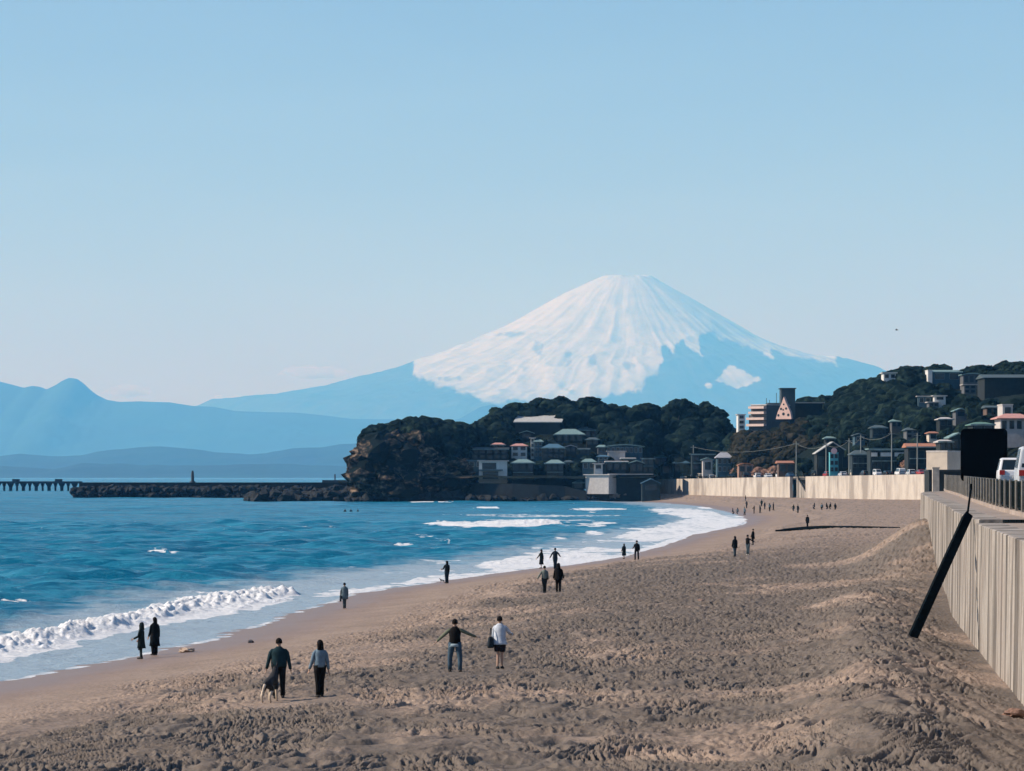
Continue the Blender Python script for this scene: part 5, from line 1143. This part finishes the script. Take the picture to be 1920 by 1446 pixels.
person(290, 1229, 'tall person in a long black coat at the water edge, right one of a pair', 1.66, -40, (5, 10), (5, -8), .08, .03, 'black_coat', (.004, .007, .010), 'black', (.006, .006, .007), coat=.42, hair='long', legs='wide')
person(646, 1141, 'lone person in a grey-blue coat with a bag near the surf', 1.50, -10, (8, 6), (6, 4), .06, .08, 'grey_blue', (.10, .15, .18), 'grey_jeans', (.07, .10, .12), coat=.62, hair='short', legs='slim', bag=dict(label='small dark bag held by the lone person in grey-blue', side=-1, z=.48, w=.1))
person(838, 1094, 'dark-clothed person standing at the waterline with a small dog', 1.62, -30, (10, 30, 80), (8, 10), .08, .02, 'ink', (.006, .010, .013), 'indigo', (.012, .025, .04), hair='long')
person(1021, 1112, 'person in a grey-green jacket swinging a pale left sleeve, beside the one in black', 1.58, -10, (32, -10), (8, 12), .06, .08, 'grey_green', (.17, .20, .18), 'dusk', (.02, .025, .028), hair='short')
person(1047, 1111, 'person in a thick black coat and black trousers, near the foam', 1.66, 0, (10, 4), (12, 6), .09, .0, 'pitch', (.004, .004, .005), 'black', (.006, .006, .007), coat=.74, hair='none', hood=True, wide=1.1)
person(1015, 1066, 'slim long-haired person at the foam edge, one arm held out', 1.62, -60, (26, 20), (10, -10), .07, .05, 'bottle', (.010, .020, .018), 'ink', (.006, .010, .013), hair='long', legs='skirt')
person(1041, 1068, 'dark-clothed man at the foam edge with his arms bowed outward', 1.74, 0, (28, 8, 30), (34, 12, 60), .06, .05, 'navy', (.010, .016, .026), 'indigo', (.012, .025, .04))
person(1170, 1048, 'long-haired person in a dark long dress near the far foam, left of a man', 1.42, -30, (6, 10), (6, 0), .05, .03, 'ink', (.006, .010, .013), 'ink', (.006, .010, .013), coat=.45, hair='long', legs='skirt')
person(1194, 1050, 'man in black standing with legs apart near the far foam', 1.75, -20, (10, 20, 70), (12, 4), .15, .0, 'black', (.006, .006, .008), 'black', (.006, .006, .007), wide=1.1)
person(1378, 1044, 'person in a dark top and greyish trousers on the middle of the beach', 1.62, -30, (6, 6), (8, 4), .06, .04, 'ink', (.006, .010, .013), 'grey_jeans', (.07, .10, .12), coat=.74, hair='long')
person(1402, 1041, 'person in black with pale shoes bending a little toward a companion', 1.62, 40, (6, 30), (20, 60), .06, .03, 'black', (.006, .006, .008), 'grey_jeans', (.07, .10, .12), shoes=m_shoe_w)
person(1412, 1022, 'taller person in a dark coat right behind the one with pale shoes', 1.60, -60, (10, 10), (10, 20, 60), .06, .03, 'pitch', (.004, .004, .005), 'ink', (.006, .010, .013), coat=.66)
person(1514, 989, 'lone upright person in black farther up the beach above the dark scarp', 1.62, -10, (6, 6), (6, 4), .06, .02, 'black', (.006, .006, .008), 'black', (.006, .006, .007), coat=.6)
far = [(1398, 940, 'topmost tiny figure below the far wall at its left part'), (1400, 953, 'tiny dark figure just below the topmost one'), (1396, 966, 'tiny dark figure at the shallow edge of the beach group'), (1414, 963, 'thin lone tiny figure between two clusters'), (1428, 950, 'leftmost figure in the back of the left cluster'),
       (1425, 962, 'front figure of the left cluster with a dark coat'), (1434, 955, 'second figure of the left cluster'), (1443, 959, 'bulky figure in the middle of the left cluster'), (1450, 957, 'right figure of the left cluster in blue'), (1488, 958, 'crouched figure left of the middle pair'), (1496, 962, 'standing figure of the middle pair'),
       (1527, 955, 'lone thin figure left of the seated group'), (1541, 956, 'small seated figure at the left of the seated group'), (1550, 955, 'bulky seated figure in the middle of the seated group'), (1557, 955, 'second bulky seated figure of the seated group'), (1566, 956, 'rightmost standing figure of the far seated group'), (1374, 964, 'seated figure nearest the far foam'), (1383, 964, 'hunched grey figure beside the one seated nearest the foam')]
cl = [('ink', (.006, .010, .013)), ('navy', (.010, .016, .026)), ('grey_blue', (.05, .08, .10)), ('pitch', (.004, .004, .005)), ('bottle', (.010, .020, .018))]
for i, (px, py, lb) in enumerate(far):
    sit = any(k in lb for k in ('seated', 'crouched', 'hunched'))
    person(px, py, lb, 1.66 + .1 * ((i * 37 % 10) / 10 - .5), (i * 67) % 180 - 90, (8, 10 + 30 * (i % 2)), (9, 6), .08, .05 * (i % 3), *cl[i % 5], 'ink', (.006, .010, .013), coat=None if i % 2 else .66, hair=('short', 'long')[i % 2], group='people far up the beach', crouch=.9 if sit else 0, wide=1.2 if 'bulky' in lb else 1.0)
for i, px in enumerate((647, 658, 671)):
    D = F * EYE / (960 - HOR) * 1.0
    o = person(px, 0, ['leftmost of three bathers half sunk in the distant water', 'middle one of three bathers half sunk in the distant water', 'rightmost of three bathers half sunk in the distant water'][i], 1.65, (i * 50) - 40, (25, 20), (30, 10), .1, 0, 'pitch', (.004, .004, .005), 'pitch', (.004, .004, .005), D=D + i, z=-.95, group='bathers in the distant water')
    x = P(px, D + i)

# ---- dogs
def dog(px, py, label, h, face, coatc, palec):
    gx, gD, gz = ground_at(px, py); o = thing('dog', label, 'dog', (gx, gD, gz - .01), R(-face)); s = h / .85; o.scale = (s,) * 3
    V = [(0, -.30, .52), (0, -.05, .50), (0, .22, .54), (0, .36, .68), (0, .42, .80), (0, .56, .80), (0, -.42, .50), (0, -.60, .36), (0, -.70, .26)]
    E = [(0, 1), (1, 2), (2, 3), (3, 4), (4, 5), (0, 6), (6, 7), (7, 8)]; Rr = [(.10, .11), (.11, .12), (.12, .16), .075, .078, .035, .04, .035, .02]
    for sx in (-1, 1):
        n = len(V); V += [(sx * .09, .24, .42), (sx * .09, .20, .26), (sx * .09, .24, .05), (sx * .09, .30, .03)]; E += [(2, n), (n, n + 1), (n + 1, n + 2), (n + 2, n + 3)]; Rr += [.055, .036, .028, .032]
        n = len(V); V += [(sx * .10, -.28, .38), (sx * .10, -.20, .30), (sx * .10, -.40, .19), (sx * .10, -.36, .05), (sx * .10, -.30, .03)]; E += [(0, n), (n, n + 1), (n + 1, n + 2), (n + 2, n + 3), (n + 3, n + 4)]; Rr += [.075, .055, .032, .026, .030]
    b = mb_from(skin_mesh('body', V, E, Rr)); me_o = b.build('body', None, o, sm=True); me_o.data.materials.append(coatc); me_o.data.materials.append(palec)
    for p in me_o.data.polygons:
        c = p.center
        if c.z < .30 or (c.y > .40 and c.z < .78) or (c.y < -.5): p.material_index = 1
    for sx in (-1, 1): MB().add([(sx * .03, .38, .86), (sx * .085, .40, .86), (sx * .06, .38, .98), (sx * .055, .355, .87)], [(0, 1, 2), (1, 3, 2), (3, 0, 2), (0, 3, 1)]).build('ear', coatc, o)
    MB().tube((0, .60, .80), (0, .63, .79), .022, .012, 6).build('nose', m_hair, o)
    return o
m_fd = simple('fur_dark', (.012, .014, .018), .9, .4, 12); m_fp = simple('fur_pale', (.50, .42, .33), .9, .3, 12); m_ft = simple('fur_tan', (.30, .15, .08), .9, .3, 12)
dog(507, 1317, 'black and tan dog with pale legs looking up at the man in the teal jacket', 1.0, 12, m_fd, m_fp)
dog(829, 1093, 'small dark dog sitting beside the dark-clothed person at the waterline', .34, -80, m_fd, m_ft)
gx, gD, gz = ground_at(511, 1300)

# ---- driftwood and small litter on the sand
def lump(name, px, py, size, col, label, cat, seed, flat=.5):
    gx, gD, gz = ground_at(px, py); bmm = bmesh.new(); bmesh.ops.create_icosphere(bmm, subdivisions=3, radius=size)
    for v in bmm.verts: v.co *= 1 + 1.1 * (fbm(v.co.x * 4 / size * .5 + seed, v.co.y * 3 / size * .5 + v.co.z * 3 / size, seed, 3) - .5); v.co.z *= flat
    me = bpy.data.meshes.new(name); bmm.to_mesh(me); bmm.free(); o = link(name, me, simple(name + str(seed), col, .9, .4, 8, .4)); o.location = (gx, gD, gz + size * flat * .5); return tag(o, label, cat)
lump('seaweed_heap', 1902, 1345, .26, (.20, .12, .09), 'small reddish heap of rubbish at the foot of the wall, bottom right', 'heap', 3, .55)
lump('driftwood', 352, 1223, .34, (.42, .33, .26), 'pale lump of driftwood right of the pair at the water edge', 'driftwood', 5, .4)
lump('driftwood', 470, 1206, .12, (.08, .08, .09), 'small dark pebble-like lump on smooth sand above the man with the dog', 'litter', 7, .8)
lump('driftwood', 1315, 1128, .16, (.30, .20, .16), 'small brown lump on the rough sand in mid beach', 'litter', 9, .6)
# ---- bird
o = thing('bird', 'tiny dark bird in the sky right of the snowy cone', 'bird', (P(1681, 300), 300, Z(619, 300)))
mb_ = MB(); limb(mb_, [(-.12, 0, 0), (0, 0, .01), (.16, 0, 0)], [.01, .04, .012], 6); mb_.build('body', m_hair, o, sm=True)
for s_ in (-1, 1): MB().prism([(-.05, 0, .01), (.06, 0, .01), (.0, s_ * .26, .08), (-.05, s_ * .26, .08)], [(-.05, 0, .025), (.06, 0, .025), (.0, s_ * .26, .09), (-.05, s_ * .26, .09)]).build('wing', m_hair, o)

mb_ = MB(); n = 16; pts = []; rr_ = []  # solid dark tube in place of the scarp's shadow line on the sand
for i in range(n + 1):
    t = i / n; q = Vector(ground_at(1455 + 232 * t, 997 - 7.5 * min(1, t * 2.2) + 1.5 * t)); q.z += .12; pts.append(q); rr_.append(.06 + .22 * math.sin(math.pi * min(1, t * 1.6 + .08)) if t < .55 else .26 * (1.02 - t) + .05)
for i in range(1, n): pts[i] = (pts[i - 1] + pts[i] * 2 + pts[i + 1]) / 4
m_ = pts[n // 2].copy(); limb(mb_, [q - m_ for q in pts], rr_, 8); o = mb_.build('scarp_shade', m_beam, None, sm=True); o.location = m_; tag(o, 'long dark tube as scarp shade on the far sand below the upright figure in black', 'scarp_shade')
